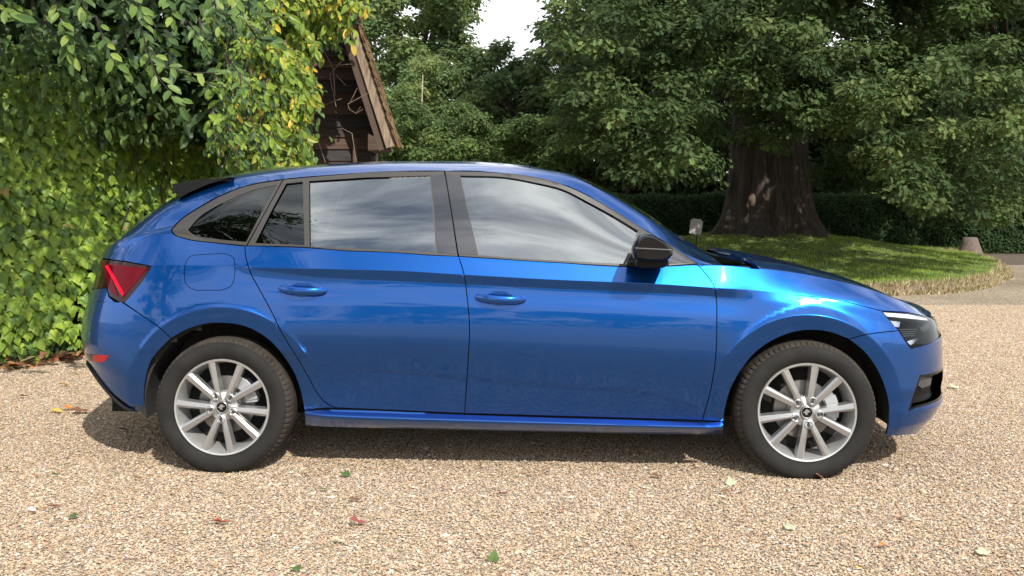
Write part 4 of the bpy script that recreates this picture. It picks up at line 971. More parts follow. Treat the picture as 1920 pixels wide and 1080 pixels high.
BARK2 = add_noise(mat('pale_bark', (.30, .25, .18), rough=.9), 9, .3, .4, stretch=(3, 3, 1))
# ---- ivy on the garden wall
WA = np.array([-3.89, 7.72, 0]); WD = np.array([1.84, 3.1, 0]); WN = unit(np.array([.86, -.51, 0])); UP = np.array([0, 0, 1.])
def wall_top(t): return 2.02+.10*np.sin(t*5+1)+.05*np.sin(t*13)
def ivy():
    o = thing('garden_wall', 'brown wall almost wholly hidden under bright green ivy', 'wall', WA+WD*.3-WN*.25)
    mb = MB(); a = WA-WD*.9-WN*.22; b = WA+WD*.95-WN*.22
    c = (a+b)/2; ang = math.atan2(WD[1], WD[0]); R = np.array(Matrix.Rotation(ang, 3, 'Z')); Lw = np.linalg.norm(b-a)
    mb.box(c+[0, 0, 1.0], (Lw, .22, 2.0), R); ob = mb.build('wall', add_noise(mat('old_wall', (.06, .045, .03), rough=.95), 8, .5), None); ob.data.transform(Matrix.Translation(-o.location)); ob.parent = o
    n = 14500; t = rng.uniform(-.55, .945, n); z = rng.uniform(.02, 1, n)**.92*(wall_top(t)+rng.normal(0, .09, n))
    keep = ~((z < .12+.10*np.sin(t*9)) & (rng.random(n) < .8)); t, z = t[keep], z[keep]; n = len(t)
    s = t*3.6; bulge = .07*np.sin(s*2.1+z*1.3)+.06*np.sin(s*.9-z*3.1+2)+.04*np.sin(s*5+z*6)+.10*np.exp(-((z-.45)/.3)**2)
    depth = rng.random(n); pos = WA+WD*t[:, None]+UP*z[:, None]+WN*(bulge+.11*depth+.0)[:, None]
    nr = WN*.8+np.array([0,-.35,0])+UP*rng.normal(.45, .13, (n, 1))+WD/3.6*rng.normal(0, .17, (n, 1)); tip = -UP*1.0+WN*.25+WD/3.6*rng.normal(0, .30, (n, 1))
    B = basis(nr, tip); size = rng.uniform(.055, .108, n)*(1-.12*t)*np.where(rng.random(n) < .25, .7, 1)
    patch = .5+.5*np.sin(s*3.3+z*4)*np.sin(s*1.7-z*5+1)
    tint = pick([(.21,.32,.036),(.16,.27,.038),(.28,.38,.045),(.11,.20,.045),(.32,.24,.07)], [.36,.28,.2,.14,.015], n, .22)*(1+.25*(patch-.5))[:, None]
    low = z < .7; tint[low] *= [1.12, 1.12, 1.0]
    iv = thing('ivy', 'bright green ivy sheet of lobed leaves covering the wall at the left behind the car', 'ivy', WA+WN*.1)
    vis = WA; d = pos[:, 1]; px = 960+F_PX*pos[:, 0]/pos[:, 1]; py = HOR+F_PX*(EYE-pos[:, 2])/pos[:, 1]
    sc_ = size/d*(depth > .55)*(px > 0)*(px < 600)*(py > 0)*(py < 660); sc_[(px > 200) & (py > 420)] = 0
    big = np.argsort(-sc_)[:300]; rest = np.setdiff1d(np.arange(n), big)
    org = np.array(iv.location)
    single_leaves('leaf', IVY, pos[big], B[big], size[big], tint[big], LEAF, iv, org)
    part('leaves', leaf_mesh('ivy_leaves', IVY, pos[rest], B[rest], size[rest], tint[rest], LEAF), iv, org, 'stuff')
    mb = MB()
    for k in range(12):
        t0 = rng.uniform(-.3, .9); x = t0; P = []
        for j in range(9): P.append(WA+WD*x+UP*(j*.27)+WN*(.0+.03*rng.random())); x += rng.normal(0, .02)
        mb.tube(P, .006, 5)
    st = mb.build('stems', BARK); st.data.transform(Matrix.Translation(-Vector(org))); st.parent = iv; st['kind'] = 'stuff'
ivy()
# ---- dark shrub standing over the wall, with long sprays hanging into the picture
def leafspray(path, leaf, n, r, droop=.6, tints=None, probs=None, var=.2, spread=.9):
    """alternate leaves along a stem: returns pos, basis, size, tint"""
    P = np.array(path, float); seg = np.linalg.norm(np.diff(P, axis=0), axis=1); cum = np.concatenate([[0], np.cumsum(seg)]); tot = cum[-1]
    tt = np.linspace(.18, 1, n)*tot; pos = np.stack([np.interp(tt, cum, P[:, k]) for k in range(3)], 1)
    d = unit(np.stack([np.interp(np.minimum(tt+.02, tot), cum, P[:, k]) for k in range(3)], 1)-np.stack([np.interp(tt-.02, cum, P[:, k]) for k in range(3)], 1))
    side = unit(np.cross(d, [0, -1., .25])); sg = np.where(np.arange(n) % 2, 1, -1)[:, None]
    tip = d*r.uniform(.3, .9, (n, 1))+side*sg*spread*r.uniform(.5, 1.1, (n, 1))+np.array([0, 0, -1.])*droop*r.uniform(.6, 1.4, (n, 1)); tip[-2:] = d[-2:]+r.normal(0, .2, (min(2, n), 3))
    nr = np.array([.25, -1., .55])+r.normal(0, .38, (n, 3)); B = basis(nr, tip); size = leaf*r.uniform(.75, 1.15, n)
    tint = pick(tints, probs, n, var, r); return pos+r.normal(0, .006, (n, 3)), B, size, tint
GREENS = [(.13,.21,.05),(.09,.165,.04),(.19,.28,.06),(.06,.12,.035),(.42,.19,.05)]
def shrub():
    r = np.random.default_rng(21); org = np.array([-4.6, 8.3, 0.]); o = thing('evergreen_shrub', 'dark evergreen shrub with oval leaves hanging over the ivy at top left', 'shrub', org)
    G = []; stems = MB()
    def spr(pts, Z, leafpx, n, tints=GREENS, probs=(.35,.3,.25,.09,.01), dz=0., droop=.55, front=True):
        Zs = np.linspace(Z, Z+dz, len(pts)); path = [Wp(x, y, z_) for (x, y), z_ in zip(pts, Zs)]
        stems.tube(path, list(np.linspace(.0065, .0025, len(path))*Z/5.5), 5); G.append((*leafspray(path, .88*leafpx/F_PX*Z, n, r, droop, tints, probs), front))
    spr([(95,-20),(115,30),(128,70),(135,112)], 5.4, 36, 17, droop=.8)
    spr([(180,30),(195,75),(210,112),(228,130)], 5.5, 32, 11)
    spr([(250,-20),(262,40),(275,90),(292,140),(325,180),(342,195)], 5.2, 34, 19)
    spr([(275,88),(315,128),(360,137),(410,136)], 5.3, 30, 11)
    spr([(230,-30),(252,5),(272,30)], 5.0, 36, 8)
    spr([(305,-30),(318,10),(325,45)], 5.4, 30, 8)
    spr([(140,-30),(155,0),(160,20)], 5.2, 36, 5)
    spr([(-30,5),(5,20),(28,30)], 5.0, 44, 6)
    spr([(0,-20),(20,5),(45,20)], 5.6, 30, 7, dz=.3)
    spr([(400,-30),(405,20),(410,60)], 5.6, 30, 10); spr([(355,40),(372,70),(390,95)], 5.8, 28, 8)
    spr([(440,-40),(445,0),(452,30)], 5.6, 36, 8, tints=[(.45,.50,.18),(.12,.2,.05)], probs=(.5,.5))
    spr([(415,25),(440,30),(470,45)], 6, 30, 6)
    spr([(420,100),(450,140),(455,190)], 6.2, 28, 10); spr([(375,150),(400,160),(450,165)], 6.3, 26, 9)
    for k in range(40):                                            # sprays further in, leaf tints darkened to imitate depth shade
        x, y = r.uniform(-40, 470), r.uniform(-70, 60); Z = r.uniform(6.2, 7.6); L_ = r.uniform(50, 110); a = r.uniform(-.5, .9)
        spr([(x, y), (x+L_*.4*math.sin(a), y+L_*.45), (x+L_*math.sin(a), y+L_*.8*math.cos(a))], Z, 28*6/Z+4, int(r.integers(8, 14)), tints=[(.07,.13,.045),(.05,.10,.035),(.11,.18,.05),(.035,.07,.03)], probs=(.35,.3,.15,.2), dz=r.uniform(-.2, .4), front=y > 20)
    n = 24000; pos = np.stack([r.uniform(-7.0, -2.4, n), r.uniform(8.3, 11.6, n), r.uniform(1.8, 4.6, n)], 1)      # deep mass, dark tints standing in for the shaded recess
    px = 960+F_PX*pos[:,0]/pos[:,1]; pos = pos[(px < 500) & (pos[:, 2] > 1.75+.0*px)]; n = len(pos)
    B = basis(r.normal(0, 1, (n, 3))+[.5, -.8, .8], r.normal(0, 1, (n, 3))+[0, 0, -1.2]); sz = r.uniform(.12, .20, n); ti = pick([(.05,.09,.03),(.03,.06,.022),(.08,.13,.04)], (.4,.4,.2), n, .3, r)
    m = 2400; tt_ = r.uniform(-.5, .9, m)
    p3 = WA+WD*tt_[:, None]+WN*r.uniform(.05, .45, (m, 1)); p3[:, 2] = 1.78+.75*r.random(m)**.8+.08*np.sin(tt_*17)
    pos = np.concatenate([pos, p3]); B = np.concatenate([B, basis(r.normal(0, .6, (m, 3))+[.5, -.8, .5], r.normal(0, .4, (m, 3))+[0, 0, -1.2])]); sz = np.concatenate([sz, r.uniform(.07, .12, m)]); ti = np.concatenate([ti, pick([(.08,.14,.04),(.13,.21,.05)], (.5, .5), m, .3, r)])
    m = 2600; p2 = np.stack([r.uniform(-5.2, -2.3, m), r.uniform(4.8, 7.8, m), r.uniform(0, 1, m)], 1); p2[:, 2] = EYE+HOR/F_PX*p2[:, 1]+.12+p2[:, 2]*1.1  # unseen leaves above the frame, added to shade the shrub below
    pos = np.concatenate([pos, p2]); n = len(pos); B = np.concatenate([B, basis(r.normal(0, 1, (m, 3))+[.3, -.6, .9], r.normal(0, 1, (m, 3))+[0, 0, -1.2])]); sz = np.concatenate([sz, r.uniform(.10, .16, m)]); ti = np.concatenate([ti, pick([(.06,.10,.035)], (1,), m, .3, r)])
    A = [np.concatenate([g[i] for g in G if g[4]]) for i in range(4)]; Bk = [np.concatenate([g[i] for g in G if not g[4]]+[e]) for i, e in enumerate((pos, B, sz, ti))]
    scn = A[2]/A[0][:, 1]; big = np.argsort(-scn)[:300]; rest = np.setdiff1d(np.arange(len(scn)), big)
    single_leaves('leaf', ELL, A[0][big], A[1][big], A[2][big], A[3][big], WAXY, o, org)
    al = [np.concatenate([A[i][rest], Bk[i]]) for i in range(4)]
    part('leaves', leaf_mesh('shrub_leaves', ELL, *al, WAXY), o, org, 'stuff')
    for k in range(0):                                           # limbs in the shade
        a = np.array([-4.6+r.normal(0, .8), 8.6+r.normal(0, .4), 1.6]); b = a+[r.normal(.6, .8), r.normal(-1.6, .7), r.uniform(.6, 1.8)]
        stems.tube([a, (a+b)/2+[0, 0, .3], b], [.018, .012, .005], 6)
    s = stems.build('branches', BARK); s.data.transform(Matrix.Translation(-Vector(org))); s.parent = o; s['kind'] = 'stuff'
shrub()
# ---- yellowing climber hanging down the end of the barn
def climber():
    r = np.random.default_rng(5); org = Wp(520, 300, 10.2); org[2] = 0; o = thing('yellowing_climber', 'yellow-green climber with long drooping leaves hanging beside the barn gable', 'climber', org)
    poly = np.array([(400,-80),(705,-80),(676,0),(656,52),(628,80),(592,88),(574,118),(590,165),(592,190),(560,215),(560,320),(430,335),(385,250),(410,120)], float)
    mb = MB(); P = []; 
    while len(P) < 400:
        p = np.array([[r.uniform(380, 720), r.uniform(-80, 330)]])
        if inside(p, poly)[0] and (p[0,0] > 470 or r.random() < .45): P.append(p[0])
    G = []
    for x, y in P:
        Z = 10.6-2.6*smoothstep(620, 400, x)-r.uniform(0, .9)+.3; L_ = r.uniform(24, 58); a = r.normal(.1, .6)
        q = [(x, y-L_*.6), (x+L_*.25*math.sin(a), y-L_*.1), (x+L_*.6*math.sin(a), y+L_*.35*math.cos(a))]
        path = [Wp(u_, v_, Z-.12*k) for k, (u_, v_) in enumerate(q)]; mb.tube(path, [.007, .005, .002], 4)
        sunny = smoothstep(440, 560, x)  # leaf mix: yellowing to the right, darker leaves leftwards imitate less sun
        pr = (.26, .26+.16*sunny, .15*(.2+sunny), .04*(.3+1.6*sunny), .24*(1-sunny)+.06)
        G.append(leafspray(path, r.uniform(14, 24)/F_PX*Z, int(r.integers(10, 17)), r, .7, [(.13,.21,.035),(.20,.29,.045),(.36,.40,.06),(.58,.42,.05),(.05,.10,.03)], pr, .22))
    A = [np.concatenate([g[i] for g in G]) for i in range(4)]; n = len(A[0]); A[0] = A[0]+r.normal(0, .03, (n, 3))
    # lobed ivy leaves mixed in behind
    m = 5200; X = []
    while len(X) < m:
        p = np.stack([r.uniform(380, 715, m), r.uniform(-80, 345, m)], 1); X += list(p[inside(p, poly)])
    X = np.array(X[:m]); Z = 10.9-2.5*smoothstep(620, 400, X[:,0])-r.uniform(0, .35, m)+.35; pos = np.stack([(X[:,0]-960)/F_PX*Z, Z, EYE-(X[:,1]-HOR)/F_PX*Z], 1)
    B = basis(np.array([.5,-.9,.5])+r.normal(0, .4, (m, 3)), np.array([0,0,-1.])+r.normal(0, .4, (m, 3))); sz = r.uniform(.06, .10, m); ti = pick([(.06,.12,.035),(.09,.16,.04),(.14,.21,.05),(.035,.07,.03)], (.35,.3,.15,.2), m, .25, r)
    scn = A[2]/A[0][:, 1]*(r.random(n) < .35)*(960+F_PX*A[0][:,0]/A[0][:,1] > 400); big = np.argsort(-scn)[:300]; rest = np.setdiff1d(np.arange(n), big)
    single_leaves('leaf', ELL, A[0][big], A[1][big], A[2][big], A[3][big], WAXY, o, org)
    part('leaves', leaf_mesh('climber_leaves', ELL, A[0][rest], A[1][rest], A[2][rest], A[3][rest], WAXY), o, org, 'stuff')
    part('ivy_leaves', leaf_mesh('ivy_leaves', IVY, pos, B, sz, ti, LEAF), o, org, 'stuff')
    # bare twigs over the gable
    for q in ([(600,80),(625,130),(628,180)], [(640,115),(618,140),(630,200)], [(600,125),(660,120)], [(690,175),(652,195),(655,205),(668,213),(680,205)], [(668,213),(676,200)], [(640,240),(660,250),(668,303)], [(592,250),(610,305)], [(600,200),(640,185)], [(630,140),(648,160)], [(655,195),(670,165)]):
        mb.tube([Wp(a, b, 11.3-.05*i) for i, (a, b) in enumerate(q)], .005, 5)
    s = mb.build('twigs', add_noise(mat('twig_brown', (.17, .12, .08), rough=.9), 9, .3)); s.data.transform(Matrix.Translation(-Vector(org))); s.parent = o; s['kind'] = 'stuff'
climber()
# ---- barn gable
def barn():
    r = np.random.default_rng(9); Zg = 12.2; org = Wp(640, 300, Zg); org[2] = 0
    o = thing('barn', 'old weatherboarded barn gable with a steep tiled roof showing beside the climber', 'barn', org)
    wm = [add_noise(mat('weatherboard', c, rough=.9), 5, .4, .5, detail=8, stretch=(.6, 3, 9), dist=.01) for c in ((.085,.055,.040),(.065,.045,.036),(.11,.068,.048),(.05,.042,.04))]
    sl = lambda y: 663+(y-85)*(725-663)/(278-85)
    def bx(mb, px0, px1a, px1b, y0, y1, z0, z1, tilt=0.):
        # board between two heights, right end follows the roof slope
        V = []
        for zz in (z0, z1):
            for (px, y) in ((px0, y0), (px1a, y0), (px1b, y1), (px0, y1)):
                a = Wp(px, y, Zg); a[1] = zz-(tilt if y == y1 and zz == z0 else 0); V.append(a)
        mb.add(V, [(0,1,2,3),(7,6,5,4),(0,4,5,1),(1,5,6,2),(2,6,7,3),(3,7,4,0)])
    y = 324.; k = 0
    while y > -60:
        h = r.uniform(19, 23); y0 = y-h; R1 = min(697, sl(y0)+16); R2 = min(697, sl(y)+16); mb = MB()
        bx(mb, 560-min(0, y0)*-.6+r.uniform(-2, 2), R1, R2, y0-3, y, Zg+.0, Zg+.03, .022+.006*r.random()); b = mb.build('weatherboard', wm[int(r.integers(0, 4))]); b.data.transform(Matrix.Translation(-Vector(org))); b.parent = o; y = y0; k += 1
    dirn = np.array([-.20, 1., 0]); 
    mb = MB(); a = [Wp(540, 330, Zg), Wp(697, 330, Zg), Wp(697, 192, Zg), Wp(600, -80, Zg), Wp(540, -80, Zg)]
    for p in a: p[1] += .035
    a[0][2] = a[1][2] = 0
    V = a+[p+dirn*5 for p in a]; mb.add(V, [(0,1,2,3,4),(9,8,7,6,5)]+[(i, (i+1) % 5, (i+1) % 5+5, i+5) for i in range(5)]); b = mb.build('wall', wm[1]); b.data.transform(Matrix.Translation(-Vector(org))); b.parent = o
    # corner post running to the ground below the boards
    # roof slab and verge boards
    Zv = 11.55; e0 = Wp(725, 278, Zv); e1 = Wp(663, 85, Zv); top = e1+(e1-e0)*1.2; sd = unit(e1-e0); nrm = np.array([sd[2], 0, -sd[0]]); nrm = nrm if nrm[0] > 0 else -nrm
    def slab(name, p0, p1, n0, n1, depth, mt, dd=dirn, bevel=0.):
        q = [p0+nrm*n0, p1+nrm*n0, p1+nrm*n1, p0+nrm*n1]; V = q+[p+unit(dd)*depth for p in q]
        mb = MB(); mb.add(V, [(0,1,2,3),(7,6,5,4),(0,4,5,1),(1,5,6,2),(2,6,7,3),(3,7,4,0)]); b = mb.build(name, mt, bevel=bevel); b.data.transform(Matrix.Translation(-Vector(org))); b.parent = o; return b
    wood = add_noise(mat('weathered_oak', (.33, .25, .18), rough=.85), 6, .45, .6, detail=9, stretch=(6, 1, .6), dark=(.10, .07, .05), dist=.008)
    slab('roof', e0+sd*.02+np.array([0, .03, 0]), top, -.02, .105, 5., mat('roof_deck', (.05, .035, .028), rough=.9))
    slab('barge_board', e0, top, -.005, .108, .035, wood, np.array([0, 1., 0]), .004)
    slab('barge_board', e0-sd*.0+np.array([0, .05, 0]), top, -.10, -.02, .03, mat('dark_oak', (.10, .07, .052), rough=.9), np.array([0, 1., 0]), .004)
    mb = MB(); q = [Wp(690, 282, 11.6), Wp(726, 279, 11.6), Wp(722, 266, 11.6), Wp(690, 250, 11.6)]; V = q+[p+np.array([-.02, .75, 0]) for p in q]; mb.add(V, [(0,1,2,3),(7,6,5,4),(0,4,5,1),(1,5,6,2),(2,6,7,3),(3,7,4,0)]); b = mb.build('soffit_board', wm[0]); b.data.transform(Matrix.Translation(-Vector(org))); b.parent = o
    tm = [add_noise(mat('roof_tile', c, rough=.95), 18, .5, .6, dist=.01) for c in ((.14,.075,.04),(.10,.06,.038),(.13,.10,.045),(.20,.12,.07))]
    L_ = np.linalg.norm(top-e0); s = .02; i = 0
    while s < L_:
        st = r.uniform(.085, .12); c = e0+sd*s; mb = MB()
        for dep in range(3):
            w0 = .16; th = r.uniform(.016, .024); lift = r.uniform(.0, .018); p0 = c-sd*(.05+r.uniform(0, .012))+np.array([0, -.05+dep*.17, 0])
            q = [p0+nrm*(.125+lift), p0+sd*(.21)+nrm*(.112), p0+sd*(.21)+nrm*(.112+th), p0+nrm*(.125+lift+th)]; V = q+[p+np.array([-.03, .165, 0]) for p in q]
            mb = MB(); mb.add(V, [(0,1,2,3),(7,6,5,4),(0,4,5,1),(1,5,6,2),(2,6,7,3),(3,7,4,0)]); b = mb.build('roof_tile', tm[int(r.integers(0, 4))], bevel=.004); b.data.transform(Matrix.Translation(-Vector(org))); b.parent = o
        s += st; i += 1
    mb = MB(); mb.box(Wp(666, 285, 12.1)+np.array([0, 0, -.05]), (.05, .03, .42)); b = mb.build('batten', wm[2]); b.data.transform(Matrix.Translation(-Vector(org))); b.parent = o
    mb = MB(); a = Wp(703, 290, 12.3); mb.tube([(a[0], 12.4, 0), (a[0], 12.4, a[2]+.1)], .025, 8); b = mb.build('down_pipe', mat('pipe_grey', (.28,.28,.28), rough=.5)); b.data.transform(Matrix.Translation(-Vector(org))); b.parent = o
barn()
# ------------------------------------------------------------------ trees
def clump_leaves(C, R, n, leaf, r, flat=.75, tint=((.07,.12,.03),), probs=(1,), tpl=OAKL, shell=.55, droop=.2):
    """leaves spread through ellipsoidal clumps, thicker towards the outside and the top"""
    C = np.asarray(C); k = len(C); idx = r.integers(0, k, n) if np.isscalar(R) else r.choice(k, n, p=R**2/np.sum(R**2)); Rr = np.full(k, R) if np.isscalar(R) else R
    d = unit(r.normal(size=(n, 3))); rad = (shell+(1-shell)*r.random(n))*(1+.28*np.sin(d[:,0]*5+idx)*np.sin(d[:,2]*6+idx*2)+.2*np.sin(d[:,1]*9+idx)); rad = np.where(r.random(n) < .25, rad*r.random(n)**.5, rad)
    off = d*(Rr[idx]*rad)[:, None]*[1, 1, flat]; pos = C[idx]+off
    nr = d*.7+np.array([.15, -.25, .9])+r.normal(0, .45, (n, 3)); tip = d*[1, 1, .3]+np.array([0, 0, -droop])+r.normal(0, .5, (n, 3))
    base = pick(tint, probs, k, .12, r)[idx]; t = np.clip(base*r.uniform(.72, 1.3, (n, 1))*(1+r.uniform(-.1, .1, (n, 3))), .003, .6)
    return pos, basis(nr, tip), leaf*r.uniform(.7, 1.25, n), t
def build_tree(name, label, base, trunk, C, R, n, leaf, seed, tints, probs, tpl=KITE, group=None, flat=.75, bark=None, mt=None, shell=.5, cat='tree', limbs=9, crown=True):
    r = np.random.default_rng(seed); o = thing(name, label, cat, base, group); org = np.array(base, float)
    pos, B, s, t = clump_leaves(C, R, n, leaf, r, flat, tints, probs, tpl, shell)
    part('crown', leaf_mesh('crown', tpl, pos, B, s, t, mt or DULL), o, org, 'stuff')
    if trunk:
        mb = MB(); r0, h = trunk; C = np.asarray(C); b = np.array(base, float); topc = C.mean(0)
        P = [b+(np.array([topc[0], topc[1], b[2]+h])-b)*t_+np.array([.0, 0, 0]) for t_ in np.linspace(0, 1, 7)]
        mb.tube(P, list(np.linspace(r0, r0*.35, 7)), 9)
        for j in r.choice(len(C), min(limbs, len(C)), replace=False):
            q = P[int(r.integers(2, 6))]; c = C[j]; mb.tube([q, (q+c)/2+[0, 0, .15*h/5], c], [r0*.4, r0*.22, r0*.06], 6)
        tr = mb.build('trunk', bark or BARK, smooth=True); tr.data.transform(Matrix.Translation(-Vector(org))); tr.parent = o
    return o
def blobs(poly, Z0, Z1, Rpx, n, r, gaps=()):
    """clump centres filling an outline seen in the picture, spread in real depth"""
    out = []; rad = []; poly = np.array(poly, float); lo, hi = poly.min(0), poly.max(0); k = 0
    while len(out) < n and k < n*60:
        k += 1; p = np.array([[r.uniform(lo[0], hi[0]), r.uniform(lo[1], hi[1])]])
        if not inside(p, poly)[0]: continue
        if any(math.hypot((p[0,0]-g[0])/g[2], (p[0,1]-g[1])/g[3]) < 1 for g in gaps): continue
        Z = r.uniform(Z0, Z1); out.append(Wp(p[0,0], p[0,1], Z)); rad.append(r.uniform(*Rpx)/F_PX*Z)
    return np.array(out), np.array(rad)
GAPS = [(930,-4,44,24),(1000,32,26,12),(1308,22,10,10),(1545,40,20,9),(1600,50,18,13),(1680,45,26,15),(1615,110,10,15),(1790,72,28,14),(1850,60,34,20),(1905,50,22,28)]
def gapfilter(pos, k=1.0):
    px = 960+F_PX*pos[:,0]/pos[:,1]; py = HOR+F_PX*(EYE-pos[:,2])/pos[:,1]; ok = np.ones(len(pos), bool); rr_ = np.random.default_rng(3).random(len(pos))
    return px, py
rT = np.random.default_rng(77)
OAKC = [(.088,.13,.046),(.064,.10,.038),(.135,.185,.065),(.044,.070,.028)]
def oak():
    r = rT; Zt = 19.5; bx_ = (1440-960)/F_PX*Zt; org = np.array([bx_, Zt, .55])
    o = thing('oak_tree', 'huge old oak with a thick ridged trunk and branches drooping low across the right side', 'tree', org)
    # trunk with buttress flutes
    hts = [-.6, -.1, .12, .35, .7, 1.2, 2.0, 3.2, 4.6, 6.0]; rad = [1.35, 1.12, .96, .84, .76, .70, .67, .60, .5, .38]; n = 90; V = []
    for i, (h, R_) in enumerate(zip(hts, rad)):
        for j in range(n):
            q = 2*math.pi*j/n; fl = 1+(.17*math.exp(-max(0, h+.1)/.5))*math.sin(q*6+.5)+.04*math.sin(q*15+h*.6)+.03*math.sin(q*26+h*1.1)+.018*math.sin(q*41+h*1.7)
            V.append((bx_+R_*fl*math.cos(q)*1.06+.05*h*.3, Zt+R_*fl*math.sin(q), org[2]+h))
    F = [(i*n+j, i*n+(j+1) % n, (i+1)*n+(j+1) % n, (i+1)*n+j) for i in range(len(hts)-1) for j in range(n)]
    mb = MB(); mb.add(V, F)
    tr = mb.build('trunk', BARK, smooth=True); tr.data.transform(Matrix.Translation(-Vector(org))); tr.parent = o
    ss = tr.modifiers.new('sub', 'SUBSURF'); ss.levels = 1; ss.render_levels = 1
    # scar and root hollow
    mb = MB(); c = Wp(1410, 375, Zt-.80); mb.lathe([(.0, -.02), (.05, -.015), (.07, .0), (.065, .03)], (0, 0, 0), 16); V = mb.V[0]*[1, 1, 1.9]+c; mb.V[0] = V; b = mb.build('bark_scar', add_noise(mat('scar_wood', (.13, .095, .065), rough=.9), 20, .3), smooth=True); b.data.transform(Matrix.Translation(-Vector(org))); b.parent = o
    main = [(1060,-150),(2000,-150),(2000,360),(1925,350),(1880,400),(1800,430),(1740,420),(1690,380),(1640,350),(1600,300),(1560,230),(1500,215),(1440,225),(1390,205),(1350,250),(1325,305),(1270,330),(1200,325),(1140,320),(1080,300),(1045,270),(1050,180),(1020,80),(1040,0)]
    front = [(1060,180),(1340,190),(1340,290),(1300,330),(1240,335),(1180,330),(1090,290)]
    C1, R1 = blobs(main, 13.5, 19.5, (34, 62), 330, r, GAPS); C2, R2 = blobs(front, 12.6, 14.2, (24, 44), 34, r); C3, R3 = blobs([(1390,120),(1580,120),(1600,240),(1500,255),(1390,240)], 13.5, 16, (24, 42), 26, r)
    C4, R4 = blobs([(1600,140),(1920,110),(1930,340),(1850,380),(1740,400),(1680,340),(1600,270)], 12.2, 14.5, (26, 50), 60, r, GAPS)
    C5, R5 = blobs([(1040,0),(1500,0),(1560,150),(1400,150),(1050,200)], 12.8, 14.8, (26, 48), 50, r, GAPS)
    C6, R6 = blobs([(1385,170),(1510,170),(1500,285),(1440,275),(1390,262)], 14.5, 17, (18, 30), 20, r); C7, R7 = blobs([(1180,200),(1370,200),(1375,330),(1180,330)], 20.5, 22.5, (26, 40), 46, r); C8, R8 = blobs([(1500,180),(1920,180),(1920,350),(1500,350)], 20.5, 22.5, (26, 40), 80, r)
    C = np.concatenate([C1, C2, C3, C4, C5, C6, C7, C8]); R = np.concatenate([R1, R2, R3, R4, R5, R6, R7, R8])
    pos, B, s, t = clump_leaves(C, R, 135000, .098, r, .62, OAKC, (.35,.3,.2,.15), OAKL, .35, .3)
    px = 960+F_PX*pos[:,0]/pos[:,1]; py = HOR+F_PX*(EYE-pos[:,2])/pos[:,1]; ok = ~((px > 1372) & (px < 1512) & (py > 288) & (pos[:,1] < 19)) & (pos[:,2] > .9)
    for g in GAPS: ok &= ~((((px-g[0])/(g[2]*.8))**2+((py-g[1])/(g[3]*.8))**2 < 1) & (r.random(len(pos)) < .93))
    pos, B, s, t = pos[ok], B[ok], s[ok], t[ok]
    fr_ = np.where((pos[:,1] < 15) & (960+F_PX*pos[:,0]/pos[:,1] < 1910))[0]; big = r.choice(fr_, 300, replace=False); rest = np.setdiff1d(np.arange(len(pos)), big)
    single_leaves('leaf', OAKL, pos[big], B[big], s[big]*1.08, t[big], DULL, o, org, 8)
    part('crown', leaf_mesh('crown', OAKL, pos[rest], B[rest], s[rest], t[rest], DULL), o, org, 'stuff')
    # the crown above the frame, which shades the grass and the trunk
    k = 85; C = np.stack([r.uniform(1.0, 12.5, k), r.uniform(16.5, 25, k), r.uniform(5.2, 10.5, k)], 1); C = C[(((C[:,0]-bx_-.8)/7)**2+((C[:,1]-19.5)/6)**2 < 1)]
    m = 85; C = np.concatenate([C, np.stack([r.uniform(4.0, 10.0, m), r.uniform(14.4, 17.4, m), r.uniform(5.0, 8.8, m)], 1)])
    pos, B, s, t = clump_leaves(C, 1.25, 34000, .27, r, .7, OAKC, (.35,.3,.2,.15), DIA, .3)
    part('crown', leaf_mesh('crown', DIA, pos, B, s, t, DULL), o, org, 'stuff')
    mb = MB()
    for k in range(16):
        a = np.array([bx_+r.normal(0, .2), Zt, r.uniform(2.8, 5.6)]); q = r.uniform(0, 6.28); L_ = r.uniform(2.2, 3.8); b = a+[math.cos(q)*L_, math.sin(q)*L_*.9, r.uniform(-1.2, 1.4)]; m_ = (a+b)/2+[0, 0, r.uniform(.4, 1.)]
        mb.tube([a, a*.6+m_*.4, m_, m_*.5+b*.5, b], [.22, .16, .10, .05, .02], 8)
    b = mb.build('limbs', BARK, smooth=True); b.data.transform(Matrix.Translation(-Vector(org))); b.parent = o
oak()
